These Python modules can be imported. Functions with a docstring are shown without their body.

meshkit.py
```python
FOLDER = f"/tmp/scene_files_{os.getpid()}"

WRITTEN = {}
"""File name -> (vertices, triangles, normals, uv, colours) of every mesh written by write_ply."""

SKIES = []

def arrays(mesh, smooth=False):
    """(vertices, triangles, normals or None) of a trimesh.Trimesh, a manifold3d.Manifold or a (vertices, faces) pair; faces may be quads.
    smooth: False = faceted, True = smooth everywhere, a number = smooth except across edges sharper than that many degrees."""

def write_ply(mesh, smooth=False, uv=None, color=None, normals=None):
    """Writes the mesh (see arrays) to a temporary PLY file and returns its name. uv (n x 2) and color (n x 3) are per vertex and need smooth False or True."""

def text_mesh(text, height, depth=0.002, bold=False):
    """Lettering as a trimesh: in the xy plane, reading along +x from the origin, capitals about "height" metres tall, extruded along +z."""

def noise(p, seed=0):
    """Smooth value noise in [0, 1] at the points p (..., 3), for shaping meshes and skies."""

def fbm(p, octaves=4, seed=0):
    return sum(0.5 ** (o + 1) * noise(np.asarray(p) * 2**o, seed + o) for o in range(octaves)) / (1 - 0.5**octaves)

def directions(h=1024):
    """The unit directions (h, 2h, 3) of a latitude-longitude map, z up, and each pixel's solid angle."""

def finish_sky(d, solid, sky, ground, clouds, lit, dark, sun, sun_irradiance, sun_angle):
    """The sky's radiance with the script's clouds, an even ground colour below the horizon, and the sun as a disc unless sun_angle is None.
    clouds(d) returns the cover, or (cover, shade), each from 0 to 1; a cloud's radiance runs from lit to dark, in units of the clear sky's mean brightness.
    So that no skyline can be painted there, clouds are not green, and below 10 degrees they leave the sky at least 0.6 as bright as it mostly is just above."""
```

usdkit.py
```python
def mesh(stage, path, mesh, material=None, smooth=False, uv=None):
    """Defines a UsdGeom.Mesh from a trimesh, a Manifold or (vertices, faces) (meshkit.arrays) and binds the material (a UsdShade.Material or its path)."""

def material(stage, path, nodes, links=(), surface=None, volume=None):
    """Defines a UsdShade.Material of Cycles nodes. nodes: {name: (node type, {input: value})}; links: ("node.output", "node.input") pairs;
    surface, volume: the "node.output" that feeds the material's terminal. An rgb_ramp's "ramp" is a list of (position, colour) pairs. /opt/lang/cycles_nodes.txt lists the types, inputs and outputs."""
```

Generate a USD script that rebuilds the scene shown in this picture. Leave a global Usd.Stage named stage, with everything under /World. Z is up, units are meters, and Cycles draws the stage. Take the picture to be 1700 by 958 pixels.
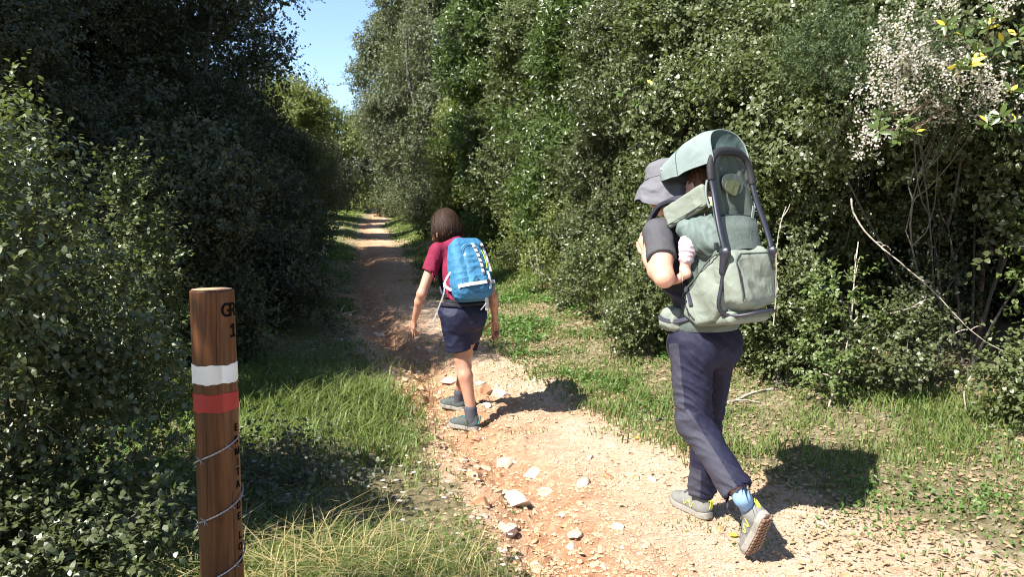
import math, random, numpy as np, trimesh, manifold3d, usdkit, meshkit
from pxr import Usd, UsdGeom, UsdLux, UsdShade, Sdf, Gf, Vt
from scipy.interpolate import PchipInterpolator as Pchip

stage = Usd.Stage.CreateInMemory()
UsdGeom.SetStageUpAxis(stage, "Z")
UsdGeom.SetStageMetersPerUnit(stage, 1.0)
world = UsdGeom.Xform.Define(stage, "/World")
stage.SetDefaultPrim(world.GetPrim())
UsdGeom.Scope.Define(stage, "/World/Looks")

# ---------------------------------------------------------------- camera, sky, sun, exposure
CAM_H, PITCH, FPX = 1.5, math.radians(5.0), 1200.0
cam = UsdGeom.Camera.Define(stage, "/World/camera")
cam.AddTranslateOp().Set(Gf.Vec3d(0, 0, CAM_H))
cam.AddRotateXOp().Set(90 - math.degrees(PITCH))
cam.CreateHorizontalApertureAttr(36.0)
cam.CreateVerticalApertureAttr(36.0 * 578 / 1024)
cam.CreateFocalLengthAttr(36.0 * FPX / 1700)
cam.CreateClippingRangeAttr(Gf.Vec2f(0.05, 5000))
cam.GetPrim().CreateAttribute("exposure", Sdf.ValueTypeNames.Float).Set(2.0)

SUN_EL = math.radians(49.0)
SUN_H = np.array([-0.77, -0.64]); SUN_H /= np.linalg.norm(SUN_H)
SUN = np.array([SUN_H[0] * math.cos(SUN_EL), SUN_H[1] * math.cos(SUN_EL), math.sin(SUN_EL)])
sun = UsdLux.DistantLight.Define(stage, "/World/sun")
sun.CreateNormalizeAttr(True); sun.CreateIntensityAttr(1.25); sun.CreateAngleAttr(0.5)
sun.CreateColorAttr(Gf.Vec3f(1.0, 0.95, 0.87))
sun.AddRotateXYZOp().Set(Gf.Vec3f(90 - math.degrees(SUN_EL), 0, math.degrees(math.atan2(SUN[1], SUN[0])) + 90))
dome = UsdLux.DomeLight.Define(stage, "/World/sky")
sky_mat = usdkit.material(stage, "/World/Looks/sky", {
    "s": ("sky_texture", {"sky_type": "single_scattering", "sun_disc": False, "sun_elevation": SUN_EL,
                          "sun_rotation": math.atan2(SUN[0], SUN[1]), "air_density": 1.0, "aerosol_density": 0.6, "ozone_density": 2.2}),
    "b": ("background_shader", {"strength": 0.072})}, [("s.color", "b.color")], surface="b.background")
UsdShade.MaterialBindingAPI.Apply(dome.GetPrim()).Bind(sky_mat)

# ---------------------------------------------------------------- helpers
def P(px, py, Y):
    """The point at world depth Y that a 1700 x 958 picture shows at (px, py): used to read sizes off the photograph."""
    f = np.array([0, math.cos(PITCH), -math.sin(PITCH)]); u = np.array([0, math.sin(PITCH), math.cos(PITCH)])
    r = np.array([1.0, 0, 0]) * (px - 850) / FPX + u * (479 - py) / FPX + f
    return np.array([0, 0, CAM_H]) + r * (Y / r[1])

def unit(v):
    v = np.asarray(v, float)
    return v / (np.linalg.norm(v, axis=-1, keepdims=True) + 1e-12)

_used, _base = {}, {}
def fresh(parent, name):
    k = (parent, name)
    n = _used.get(k, 0); _used[k] = n + 1
    return f"{parent}/{name}" + (f"_{n:03d}" if n else "")

def keys(prim, label=None, cat=None, group=None, kind=None):
    for k, v in (("label", label), ("category", cat), ("group", group), ("kind", kind)):
        if v: prim.SetCustomDataByKey(k, v)
    return prim

def thing(name, label, cat, base, group=None):
    path = fresh("/World", name)
    x = UsdGeom.Xform.Define(stage, path)
    x.AddTranslateOp().Set(Gf.Vec3d(*map(float, base)))
    _base[path] = np.asarray(base, float)
    keys(x.GetPrim(), label, cat, group)
    return path

def compact(v, f):
    u, inv = np.unique(np.asarray(f), return_inverse=True)
    return np.asarray(v)[u], inv.reshape(-1, 3)

def split_by(v, f, val):
    """Cuts a triangle mesh along val = 0; returns (faces where val < 0, faces where val > 0) on the widened vertices."""
    v, f, val = list(map(tuple, v)), np.asarray(f), np.where(np.abs(val) < 1e-9, 1e-9, val)
    edge, lo, hi = {}, [], []
    def mid(a, b):
        k = (min(a, b), max(a, b))
        if k not in edge:
            t = val[a] / (val[a] - val[b]); edge[k] = len(v); v.append(tuple(np.asarray(v[a]) * (1 - t) + np.asarray(v[b]) * t))
        return edge[k]
    pos = val[f] > 0; n = pos.sum(1)
    lo += f[n == 0].tolist(); hi += f[n == 3].tolist()
    for tri, p in zip(f[(n > 0) & (n < 3)].tolist(), pos[(n > 0) & (n < 3)].tolist()):
        one = p.index(True) if sum(p) == 1 else p.index(False)
        a, b, c = tri[one], tri[(one + 1) % 3], tri[(one + 2) % 3]; ab, ac = mid(a, b), mid(a, c)
        s, o = (hi, lo) if sum(p) == 1 else (lo, hi)
        s.append([a, ab, ac]); o += [[ab, b, c], [ab, c, ac]]
    return np.array(v), np.array(lo), np.array(hi)

def part(parent, name, mesh, mat, smooth=40, kind=None, label=None, attrs=None):
    """One Mesh prim under a thing or one of its parts; mesh in world coordinates."""
    path = fresh(parent, name)
    v, f = (mesh.vertices, mesh.faces) if hasattr(mesh, "vertices") else mesh
    if attrs is None: v, f = compact(v, f)
    b = _base.get(parent, np.zeros(3)); _base[path] = b
    m = usdkit.mesh(stage, path, (np.asarray(v, float) - b, np.asarray(f)), mat, smooth=smooth)
    if attrs:
        for k, a in attrs.items():
            UsdGeom.PrimvarsAPI(m).CreatePrimvar(k, Sdf.ValueTypeNames.FloatArray, "vertex").Set(Vt.FloatArray.FromNumpy(np.asarray(a, np.float32)))
    keys(m.GetPrim(), label=label, kind=kind)
    return path

def solo(name, mesh, mat, label=None, cat=None, group=None, kind=None, smooth=40, attrs=None, base=None):
    path = fresh("/World", name)
    v, f = (mesh.vertices, mesh.faces) if hasattr(mesh, "vertices") else mesh
    b = np.zeros(3) if base is None else np.asarray(base, float)
    m = usdkit.mesh(stage, path, (np.asarray(v, float) - b, np.asarray(f)), mat, smooth=smooth)
    if base is not None: m.AddTranslateOp().Set(Gf.Vec3d(*map(float, b)))
    if attrs:
        for k, a in attrs.items():
            UsdGeom.PrimvarsAPI(m).CreatePrimvar(k, Sdf.ValueTypeNames.FloatArray, "vertex").Set(Vt.FloatArray.FromNumpy(np.asarray(a, np.float32)))
    keys(m.GetPrim(), label, cat, group, kind)
    return path

class MB:
    """Collects vertices and triangles."""
    def __init__(s): s.v, s.f, s.n = [], [], 0
    def add(s, v, f):
        v = np.asarray(v, float); f = np.asarray(f, int)
        if f.shape[1] == 4: f = np.vstack([f[:, [0, 1, 2]], f[:, [0, 2, 3]]])
        s.v.append(v); s.f.append(f + s.n); s.n += len(v); return s
    def mesh(s): return np.vstack(s.v), np.vstack(s.f)

def tube(pts, radii, sides=8, flat=None, caps=True):
    """Tube along a polyline; flat = (axis, factor) squeezes the section along that axis."""
    p = np.asarray(pts, float); n = len(p)
    r = np.broadcast_to(np.asarray(radii, float), (n,))
    t = unit(np.gradient(p, axis=0))
    ref = np.array([0, 0, 1.0]) if abs(t[0, 2]) < 0.9 else np.array([1.0, 0, 0])
    a = unit(np.cross(t[0], ref)); A = [a]
    for i in range(1, n):
        a = a - t[i] * a.dot(t[i]); a = a / np.linalg.norm(a); A.append(a)
    A = np.array(A); B = np.cross(t, A)
    an = np.arange(sides) * 2 * np.pi / sides
    off = np.cos(an)[None, :, None] * A[:, None] + np.sin(an)[None, :, None] * B[:, None]
    if flat is not None:
        ax = unit(np.asarray(flat[0], float)); off = off - (1 - flat[1]) * (off @ ax)[..., None] * ax
    v = (p[:, None] + r[:, None, None] * off).reshape(-1, 3)
    i, j = np.meshgrid(np.arange(n - 1), np.arange(sides), indexing="ij")
    k = (j + 1) % sides
    q = np.stack([i * sides + j, i * sides + k, (i + 1) * sides + k, (i + 1) * sides + j], -1).reshape(-1, 4)
    f = np.vstack([q[:, [0, 1, 2]], q[:, [0, 2, 3]]])
    if caps:
        v = np.vstack([v, p[:1], p[-1:]]); c0, c1 = n * sides, n * sides + 1
        jj = np.arange(sides); kk = (jj + 1) % sides
        f = np.vstack([f, np.stack([np.full(sides, c0), kk, jj], 1), np.stack([np.full(sides, c1), (n - 1) * sides + jj, (n - 1) * sides + kk], 1)])
    return v, f

def spline(pts, n=40):
    pts = np.asarray(pts, float)
    d = np.r_[0, np.cumsum(np.linalg.norm(np.diff(pts, axis=0), axis=1))]
    from scipy.interpolate import CubicSpline, interp1d
    t = np.linspace(0, d[-1], n)
    return CubicSpline(d, pts)(t) if len(pts) > 2 else interp1d(d, pts, axis=0)(t)

def ribbon(pts, nrm, w, t=0.003):
    """A flat strap with thickness along a polyline; nrm = outward direction per point (or one)."""
    p = np.asarray(pts, float); n = len(p)
    nn = unit(np.broadcast_to(np.asarray(nrm, float), p.shape))
    tg = unit(np.gradient(p, axis=0)); s = unit(np.cross(tg, nn)); nn = unit(np.cross(s, tg))
    w = np.broadcast_to(np.asarray(w, float), (n,))[:, None] / 2
    ring = np.stack([p - s * w, p + s * w, p + s * w + nn * t, p - s * w + nn * t], 1).reshape(-1, 3)
    i, j = np.meshgrid(np.arange(n - 1), np.arange(4), indexing="ij"); k = (j + 1) % 4
    q = np.stack([i * 4 + j, i * 4 + k, (i + 1) * 4 + k, (i + 1) * 4 + j], -1).reshape(-1, 4)
    e = (n - 1) * 4
    q = np.vstack([q, [[3, 2, 1, 0]], [[e, e + 1, e + 2, e + 3]]])
    return ring, np.vstack([q[:, [0, 1, 2]], q[:, [0, 2, 3]]])

def grid_shell(G, t=0.004, wrap=False):
    """A sheet given as a grid of points (n, m, 3), thickened to t."""
    G = np.asarray(G, float); n, m, _ = G.shape
    du = np.gradient(G, axis=0)
    dv = (np.roll(G, -1, 1) - np.roll(G, 1, 1)) if wrap else np.gradient(G, axis=1)
    N = unit(np.cross(du, dv)); bad = np.isnan(N); N[bad] = 0
    v = np.vstack([(G + N * t / 2).reshape(-1, 3), (G - N * t / 2).reshape(-1, 3)])
    i, j = np.meshgrid(np.arange(n - 1), np.arange(m if wrap else m - 1), indexing="ij"); k = (j + 1) % m
    q = np.stack([i * m + j, (i + 1) * m + j, (i + 1) * m + k, i * m + k], -1).reshape(-1, 4)
    K = n * m; Q = [q, q[:, ::-1] + K]
    def edge(ids):
        a, b = ids[:-1], ids[1:]
        Q.append(np.stack([a, b, b + K, a + K], 1)); 
    idx = np.arange(K).reshape(n, m)
    if wrap:
        edge(np.r_[idx[0], idx[0, :1]]); edge(np.r_[idx[-1], idx[-1, :1]][::-1])
    else:
        edge(np.r_[idx[0], idx[1:, -1], idx[-1, -2::-1], idx[-2::-1, 0]])
    q = np.vstack(Q)
    return v, np.vstack([q[:, [0, 1, 2]], q[:, [0, 2, 3]]])

# ---------------------------------------------------------------- distance-field modelling (bodies, clothes, packs)
def surface_nets(D, lo, h):
    s = D < 0
    nx, ny, nz = D.shape
    cnt = np.zeros((nx - 1, ny - 1, nz - 1), np.int8)
    for a, b, c in np.ndindex(2, 2, 2): cnt += s[a:nx - 1 + a, b:ny - 1 + b, c:nz - 1 + c]
    act = np.argwhere((cnt > 0) & (cnt < 8))
    vid = np.full(cnt.shape, -1, np.int32); vid[tuple(act.T)] = np.arange(len(act))
    cor = np.array(list(np.ndindex(2, 2, 2)))
    val = np.stack([D[act[:, 0] + c[0], act[:, 1] + c[1], act[:, 2] + c[2]] for c in cor], 1).astype(float)
    acc = np.zeros((len(act), 3)); num = np.zeros(len(act))
    for i in range(8):
        for j in range(i + 1, 8):
            if np.abs(cor[i] - cor[j]).sum() != 1: continue
            a, b = val[:, i], val[:, j]; x = (a < 0) != (b < 0)
            t = np.where(x, a / np.where(x, a - b, 1), 0)
            acc += np.where(x[:, None], cor[i] + t[:, None] * (cor[j] - cor[i]), 0); num += x
    V = lo + h * (act + acc / np.maximum(num, 1)[:, None])
    F = []
    for ax in range(3):
        o = [(1, 0, 0), (0, 1, 0), (0, 0, 1)]
        sl0 = [slice(None)] * 3; sl1 = [slice(None)] * 3
        sl0[ax] = slice(0, -1); sl1[ax] = slice(1, None)
        e = np.argwhere(s[tuple(sl0)] != s[tuple(sl1)])
        b, c = (ax + 1) % 3, (ax + 2) % 3
        e = e[(e[:, b] > 0) & (e[:, c] > 0) & (e[:, b] < D.shape[b] - 1) & (e[:, c] < D.shape[c] - 1)]
        eb = np.zeros(3, int); eb[b] = 1; ec = np.zeros(3, int); ec[c] = 1
        q = np.stack([vid[tuple((e - eb - ec).T)], vid[tuple((e - ec).T)], vid[tuple(e.T)], vid[tuple((e - eb).T)]], 1)
        flip = ~s[tuple(e.T)]
        q[flip] = q[flip][:, ::-1]
        F.append(q)
    q = np.vstack(F); q = q[(q >= 0).all(1)]
    return V, np.vstack([q[:, [0, 1, 2]], q[:, [0, 2, 3]]])

def cone(a, b, ra, rb, flat=None, k=None):
    a, b = np.asarray(a, float), np.asarray(b, float); R = max(ra, rb)
    lo, hi = np.minimum(a, b) - R, np.maximum(a, b) + R
    d = b - a; dd = max(d.dot(d), 1e-12)
    def fn(p):
        q = p - a; t = np.clip((q @ d) / dd, 0, 1)
        q = q - t[..., None] * d
        if flat is not None:
            ax = unit(flat[0]); q = q + ((1 / flat[1] - 1) * (q @ ax))[..., None] * ax
        return np.sqrt((q * q).sum(-1)) - (ra + (rb - ra) * t)
    return lo, hi, fn, k

def ell(c, r, R=None, k=None):
    c, r = np.asarray(c, float), np.asarray(r, float); R = np.eye(3) if R is None else np.asarray(R, float)
    def fn(p):
        q = (p - c) @ R.T / r
        n = np.sqrt((q * q).sum(-1)); g = np.sqrt(((q / r) ** 2).sum(-1))
        return n * (n - 1) / np.maximum(g, 1e-6)
    return c - r.max(), c + r.max(), fn, k

def rbox(c, half, R=None, rad=0.03, k=None, shape=None):
    """Rounded box; rows of R are its axes. shape(q) may bend or taper local points first."""
    c, half = np.asarray(c, float), np.asarray(half, float); R = np.eye(3) if R is None else np.asarray(R, float)
    m = np.linalg.norm(half) * 1.15
    def fn(p):
        q = (p - c) @ R.T
        if shape is not None: q = shape(q)
        d = np.abs(q) - half + rad
        return np.sqrt((np.maximum(d, 0) ** 2).sum(-1)) + np.minimum(d.max(-1), 0) - rad
    return c - m, c + m, fn, k

def sdf(prims, h, k=0.02, cuts=(), smooth=2, disp=None, pad=None):
    """Union (smooth) of prims, minus cuts (functions that are positive outside what is kept)."""
    lo = np.min([p[0] for p in prims], 0) - 3 * h; hi = np.max([p[1] for p in prims], 0) + 3 * h
    n = np.ceil((hi - lo) / h).astype(int) + 1
    D = np.full(n, 1.0, np.float32)
    ax = [lo[i] + h * np.arange(n[i]) for i in range(3)]
    for plo, phi, fn, kk in prims:
        kk = k if kk is None else kk
        i0 = np.maximum(np.floor((plo - kk - 4 * h - lo) / h).astype(int), 0); i1 = np.minimum(np.ceil((phi + kk + 4 * h - lo) / h).astype(int) + 1, n)
        sl = tuple(slice(a, b) for a, b in zip(i0, i1))
        p = np.stack(np.meshgrid(*[ax[i][sl[i]] for i in range(3)], indexing="ij"), -1)
        d = fn(p); o = D[sl]
        t = np.clip(0.5 + 0.5 * (o - d) / kk, 0, 1)
        D[sl] = o * (1 - t) + d * t - kk * t * (1 - t)
    for item in cuts:
        clo, chi, fn = item
        i0 = np.maximum(np.floor((np.asarray(clo) - lo) / h).astype(int), 0); i1 = np.minimum(np.ceil((np.asarray(chi) - lo) / h).astype(int) + 1, n)
        sl = tuple(slice(a, b) for a, b in zip(i0, i1))
        if min(b - a for a, b in zip(i0, i1)) <= 0: continue
        p = np.stack(np.meshgrid(*[ax[i][sl[i]] for i in range(3)], indexing="ij"), -1)
        D[sl] = np.maximum(D[sl], fn(p))
    if disp is not None:
        near = np.argwhere(np.abs(D) < 0.05)
        D[tuple(near.T)] += disp(lo + h * near)
    V, F = surface_nets(D, lo, h)
    m = trimesh.Trimesh(V, F, process=False)
    if smooth: trimesh.smoothing.filter_taubin(m, iterations=smooth)
    return m

BIG = (np.full(3, -1e3), np.full(3, 1e3))
def plane_cut(pt, n, near=None, r=0.3):
    """Cuts away what lies on the side of pt to which n points (within r of near)."""
    pt, n = np.asarray(pt, float), unit(n)
    c = pt if near is None else np.asarray(near, float)
    return c - r, c + r, lambda p: (p - pt) @ n

def arm_cut(a, b, t, r, tilt=(0, 0, 0)):
    """Cuts a sleeve: takes away what lies beyond the share t of the way from a to b, within r of that line."""
    a, b = np.asarray(a, float), np.asarray(b, float); d = unit(b - a); n = unit(d + np.asarray(tilt)); c = a + (b - a) * t
    def fn(p):
        q = p - a; ax = q @ d
        return np.minimum((p - c) @ n, r - np.sqrt(np.maximum((q * q).sum(-1) - ax ** 2, 0)))
    return b - .2, b + .2, fn

def shift(m, fn):
    """Moves vertices along their normals by fn(v)."""
    n = m.vertex_normals
    m.vertices = m.vertices + n * fn(np.asarray(m.vertices))[:, None]
    return m
# ---------------------------------------------------------------- materials
def look(name, nodes, links, surface): return usdkit.material(stage, "/World/Looks/" + name, nodes, links, surface=surface)

def leaf_mat(name, cols, rough=0.38, trans=0.25, spec=0.5, dim=1.0):
    """cols: ramp over the leaves of a plant, each leaf one tone."""
    cols = [(p, tuple(np.array(c) * dim)) for p, c in cols]
    tcol = [(p, tuple(min(1, c * k) for c, k in zip(x, (1.5, 1.7, 0.8)))) for p, x in cols]
    return look(name, {
        "g": ("geometry", {}), "r": ("rgb_ramp", {"ramp": cols}), "rt": ("rgb_ramp", {"ramp": tcol}),
        "p": ("principled_bsdf", {"roughness": rough, "specular_ior_level": spec}),
        "t": ("translucent_bsdf", {}), "m": ("mix_closure", {"fac": trans})},
        [("g.random_per_island", "r.fac"), ("g.random_per_island", "rt.fac"), ("r.color", "p.base_color"), ("rt.color", "t.color"),
         ("p.BSDF", "m.closure1"), ("t.BSDF", "m.closure2")], "m.closure")

M = {}
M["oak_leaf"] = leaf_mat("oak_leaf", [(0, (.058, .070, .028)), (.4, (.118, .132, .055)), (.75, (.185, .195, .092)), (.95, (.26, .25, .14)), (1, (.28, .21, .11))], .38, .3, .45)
M["bush_leaf"] = leaf_mat("bush_leaf", [(0, (.072, .088, .040)), (.4, (.15, .168, .078)), (.8, (.225, .235, .12)), (.95, (.29, .285, .165)), (1, (.29, .21, .12))], .34, .33, .55)
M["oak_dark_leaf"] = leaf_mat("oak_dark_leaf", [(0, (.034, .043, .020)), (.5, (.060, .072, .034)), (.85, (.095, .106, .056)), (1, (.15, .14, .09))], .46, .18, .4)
M["oak_grey_leaf"] = leaf_mat("oak_grey_leaf", [(0, (.070, .082, .040)), (.5, (.120, .134, .068)), (.85, (.17, .18, .10)), (1, (.22, .22, .14))], .5, .25, .35)
M["kermes_leaf"] = leaf_mat("kermes_leaf", [(0, (.072, .088, .034)), (.4, (.145, .160, .062)), (.8, (.215, .225, .105)), (1, (.32, .30, .16))], .40, .34, .42)
M["arbutus_leaf"] = leaf_mat("arbutus_leaf", [(0, (.058, .088, .022)), (.5, (.118, .158, .038)), (.80, (.185, .210, .060)), (.91, (.34, .30, .07)), (.97, (.45, .28, .05)), (1, (.40, .14, .05))], .36, .32, .48)
M["fresh_leaf"] = leaf_mat("fresh_leaf", [(0, (.075, .105, .03)), (.5, (.12, .155, .05)), (1, (.20, .22, .085))], .42, .35, .45)
M["light_leaf"] = leaf_mat("light_leaf", [(0, (.11, .13, .038)), (.5, (.19, .21, .07)), (1, (.28, .28, .12))], .46, .35, .38)
M["heath_leaf"] = leaf_mat("heath_leaf", [(0, (.05, .075, .03)), (1, (.10, .12, .05))], .55, .2, .3)
M["blossom"] = leaf_mat("blossom", [(0, (.62, .57, .54)), (.6, (.75, .72, .69)), (1, (.86, .84, .82))], .8, .3, .1, .66)
M["yellow_leaf"] = leaf_mat("yellow_leaf", [(0, (.55, .40, .05)), (1, (.62, .46, .08))], .5, .3, .3)
M["grass"] = leaf_mat("grass", [(0, (.12, .155, .042)), (.5, (.205, .245, .080)), (.80, (.32, .33, .135)), (1, (.50, .44, .25))], .5, .38, .35, .85)
M["verge_grass"] = leaf_mat("verge_grass", [(0, (.11, .15, .04)), (.5, (.20, .24, .08)), (.8, (.32, .32, .14)), (1, (.48, .42, .24))], .55, .3, .3, .85)
M["straw"] = leaf_mat("straw", [(0, (.36, .29, .14)), (.6, (.50, .42, .22)), (1, (.62, .54, .32))], .6, .3, .3, .8)
M["litter"] = leaf_mat("litter", [(0, (.22, .16, .10)), (.35, (.38, .30, .20)), (.75, (.52, .44, .32)), (1, (.64, .57, .45))], .7, .2, .2, 1.1)
M["herb"] = leaf_mat("herb", [(0, (.06, .12, .025)), (1, (.15, .21, .05))], .5, .3, .35)

def bark(name, c0, c1, scale=22):
    return look(name, {"tc": ("texture_coordinate", {}), "mp": ("mapping", {"scale": (1, 1, .25)}), "n": ("noise_texture", {"scale": scale, "detail": 5}),
        "r": ("rgb_ramp", {"ramp": [(.3, c0), (.7, c1)]}), "b": ("bump", {"strength": .7, "distance": .01}), "p": ("principled_bsdf", {"roughness": .85})},
        [("tc.object", "mp.vector"), ("mp.vector", "n.vector"), ("n.fac", "r.fac"), ("r.color", "p.base_color"), ("n.fac", "b.height"), ("b.normal", "p.normal")], "p.BSDF")
M["bark"] = bark("bark", (.03, .026, .022), (.105, .092, .08))
M["red_bark"] = bark("red_bark", (.10, .05, .03), (.22, .13, .09))
M["dead_wood"] = bark("dead_wood", (.13, .11, .09), (.30, .265, .22), 30)

def stone_mat(name, c0, c1, c2):
    c0, c1, c2 = (tuple(np.array(c) * .80) for c in (c0, c1, c2))
    return look(name, {"tc": ("texture_coordinate", {}), "oi": ("object_info", {}), "n": ("noise_texture", {"scale": 14, "detail": 7, "roughness": .65}), "n2": ("noise_texture", {"scale": 90, "detail": 3}),
        "r": ("rgb_ramp", {"ramp": [(.3, c0), (.5, c1), (.68, c2)]}), "mx": ("mix", {"mix_type": "multiply", "fac": .35}),
        "b": ("bump", {"strength": .8, "distance": .012}), "p": ("principled_bsdf", {"roughness": .9, "specular_ior_level": .25})},
        [("tc.object", "n.vector"), ("tc.object", "n2.vector"), ("n.fac", "r.fac"), ("r.color", "mx.color1"), ("n2.color", "mx.color2"), ("mx.color", "p.base_color"), ("n.fac", "b.height"), ("b.normal", "p.normal")], "p.BSDF")
M["pale_stone"] = stone_mat("pale_stone", (.38, .25, .155), (.50, .39, .29), (.62, .54, .45))
M["red_stone"] = stone_mat("red_stone", (.26, .11, .05), (.42, .22, .12), (.56, .38, .26))
M["soil_stone"] = stone_mat("soil_stone", (.34, .19, .105), (.44, .28, .18), (.54, .40, .29))
M["pebble"] = leaf_mat("pebble", [(0, (.42, .27, .17)), (.3, (.56, .41, .29)), (.7, (.66, .54, .42)), (1, (.76, .68, .58))], .9, 0.0, .2, .78)

def ground_mat(name):
    """Reddish limestone soil and, away from the trodden part, dark litter and short growth; the vertex value "soil" says which."""
    n = {"g": ("geometry", {}), "a": ("attribute", {"attribute": "soil"}), "w": ("attribute", {"attribute": "wet"}),
         "n1": ("noise_texture", {"scale": 1.3, "detail": 5, "roughness": .6}), "n2": ("noise_texture", {"scale": 17, "detail": 6, "roughness": .7}),
         "n3": ("noise_texture", {"scale": 120, "detail": 4, "roughness": .7}), "n4": ("noise_texture", {"scale": 6, "detail": 6, "roughness": .7}),
         "v": ("voronoi_texture", {"scale": 60, "randomness": 1}),
         "c1": ("rgb_ramp", {"ramp": [(.30, (.46, .29, .175)), (.46, (.52, .385, .27)), (.62, (.58, .49, .39))]}),
         "c2": ("rgb_ramp", {"ramp": [(.25, (.38, .24, .145)), (.5, (.53, .40, .29)), (.70, (.68, .60, .50))]}),
         "s": ("mix", {"fac": .55}),
         "sp": ("rgb_ramp", {"ramp": [(.0, (.82, .82, .82)), (.5, (1, 1, 1))]}), "s2": ("mix", {"mix_type": "multiply", "fac": .5}),
         "red": ("rgb_ramp", {"ramp": [(.3, (.27, .120, .060)), (.5, (.40, .215, .120)), (.7, (.54, .36, .24))]}), "s3": ("mix", {}),
         "lit": ("rgb_ramp", {"ramp": [(.28, (.075, .062, .032)), (.44, (.17, .145, .075)), (.56, (.27, .225, .135)), (.70, (.47, .40, .29))]}),
         "ml": ("mix", {}), "sub": ("math", {"math_type": "subtract", "value2": .5}), "mul": ("math", {"math_type": "multiply", "value2": 1.3}),
         "add": ("math", {"math_type": "add"}), "mr": ("map_range", {"range_type": "smoothstep", "from_min": .3, "from_max": .7, "to_min": 0., "to_max": 1., "clamp": True}),
         "h": ("math", {"math_type": "add"}), "b": ("bump", {"strength": 1.0, "distance": .03}), "p": ("principled_bsdf", {"roughness": .95, "specular_ior_level": .15})}
    for k in ("c1", "c2", "red", "lit"): n[k][1]["ramp"] = [(p, tuple(np.array(c) * (.80 if k == "lit" else .90))) for p, c in n[k][1]["ramp"]]
    pos = [("g.position", x + ".vector") for x in ("n1", "n2", "n3", "n4", "v")]
    return look(name, n, pos + [("n1.fac", "c1.fac"), ("n2.fac", "c2.fac"), ("c1.color", "s.color1"), ("c2.color", "s.color2"),
        ("v.distance", "sp.fac"), ("s.color", "s2.color1"), ("sp.color", "s2.color2"), ("n2.fac", "red.fac"), ("s2.color", "s3.color1"), ("red.color", "s3.color2"), ("w.fac", "s3.fac"),
        ("n2.fac", "lit.fac"), ("n4.fac", "sub.value1"), ("sub.value", "mul.value1"), ("a.fac", "add.value1"), ("mul.value", "add.value2"), ("add.value", "mr.value"), ("mr.result", "ml.fac"),
        ("lit.color", "ml.color1"), ("s3.color", "ml.color2"), ("ml.color", "p.base_color"), ("n2.fac", "h.value1"), ("n3.fac", "h.value2"), ("h.value", "b.height"), ("b.normal", "p.normal")], "p.BSDF")
M["ground"] = ground_mat("soil_and_litter")

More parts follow.
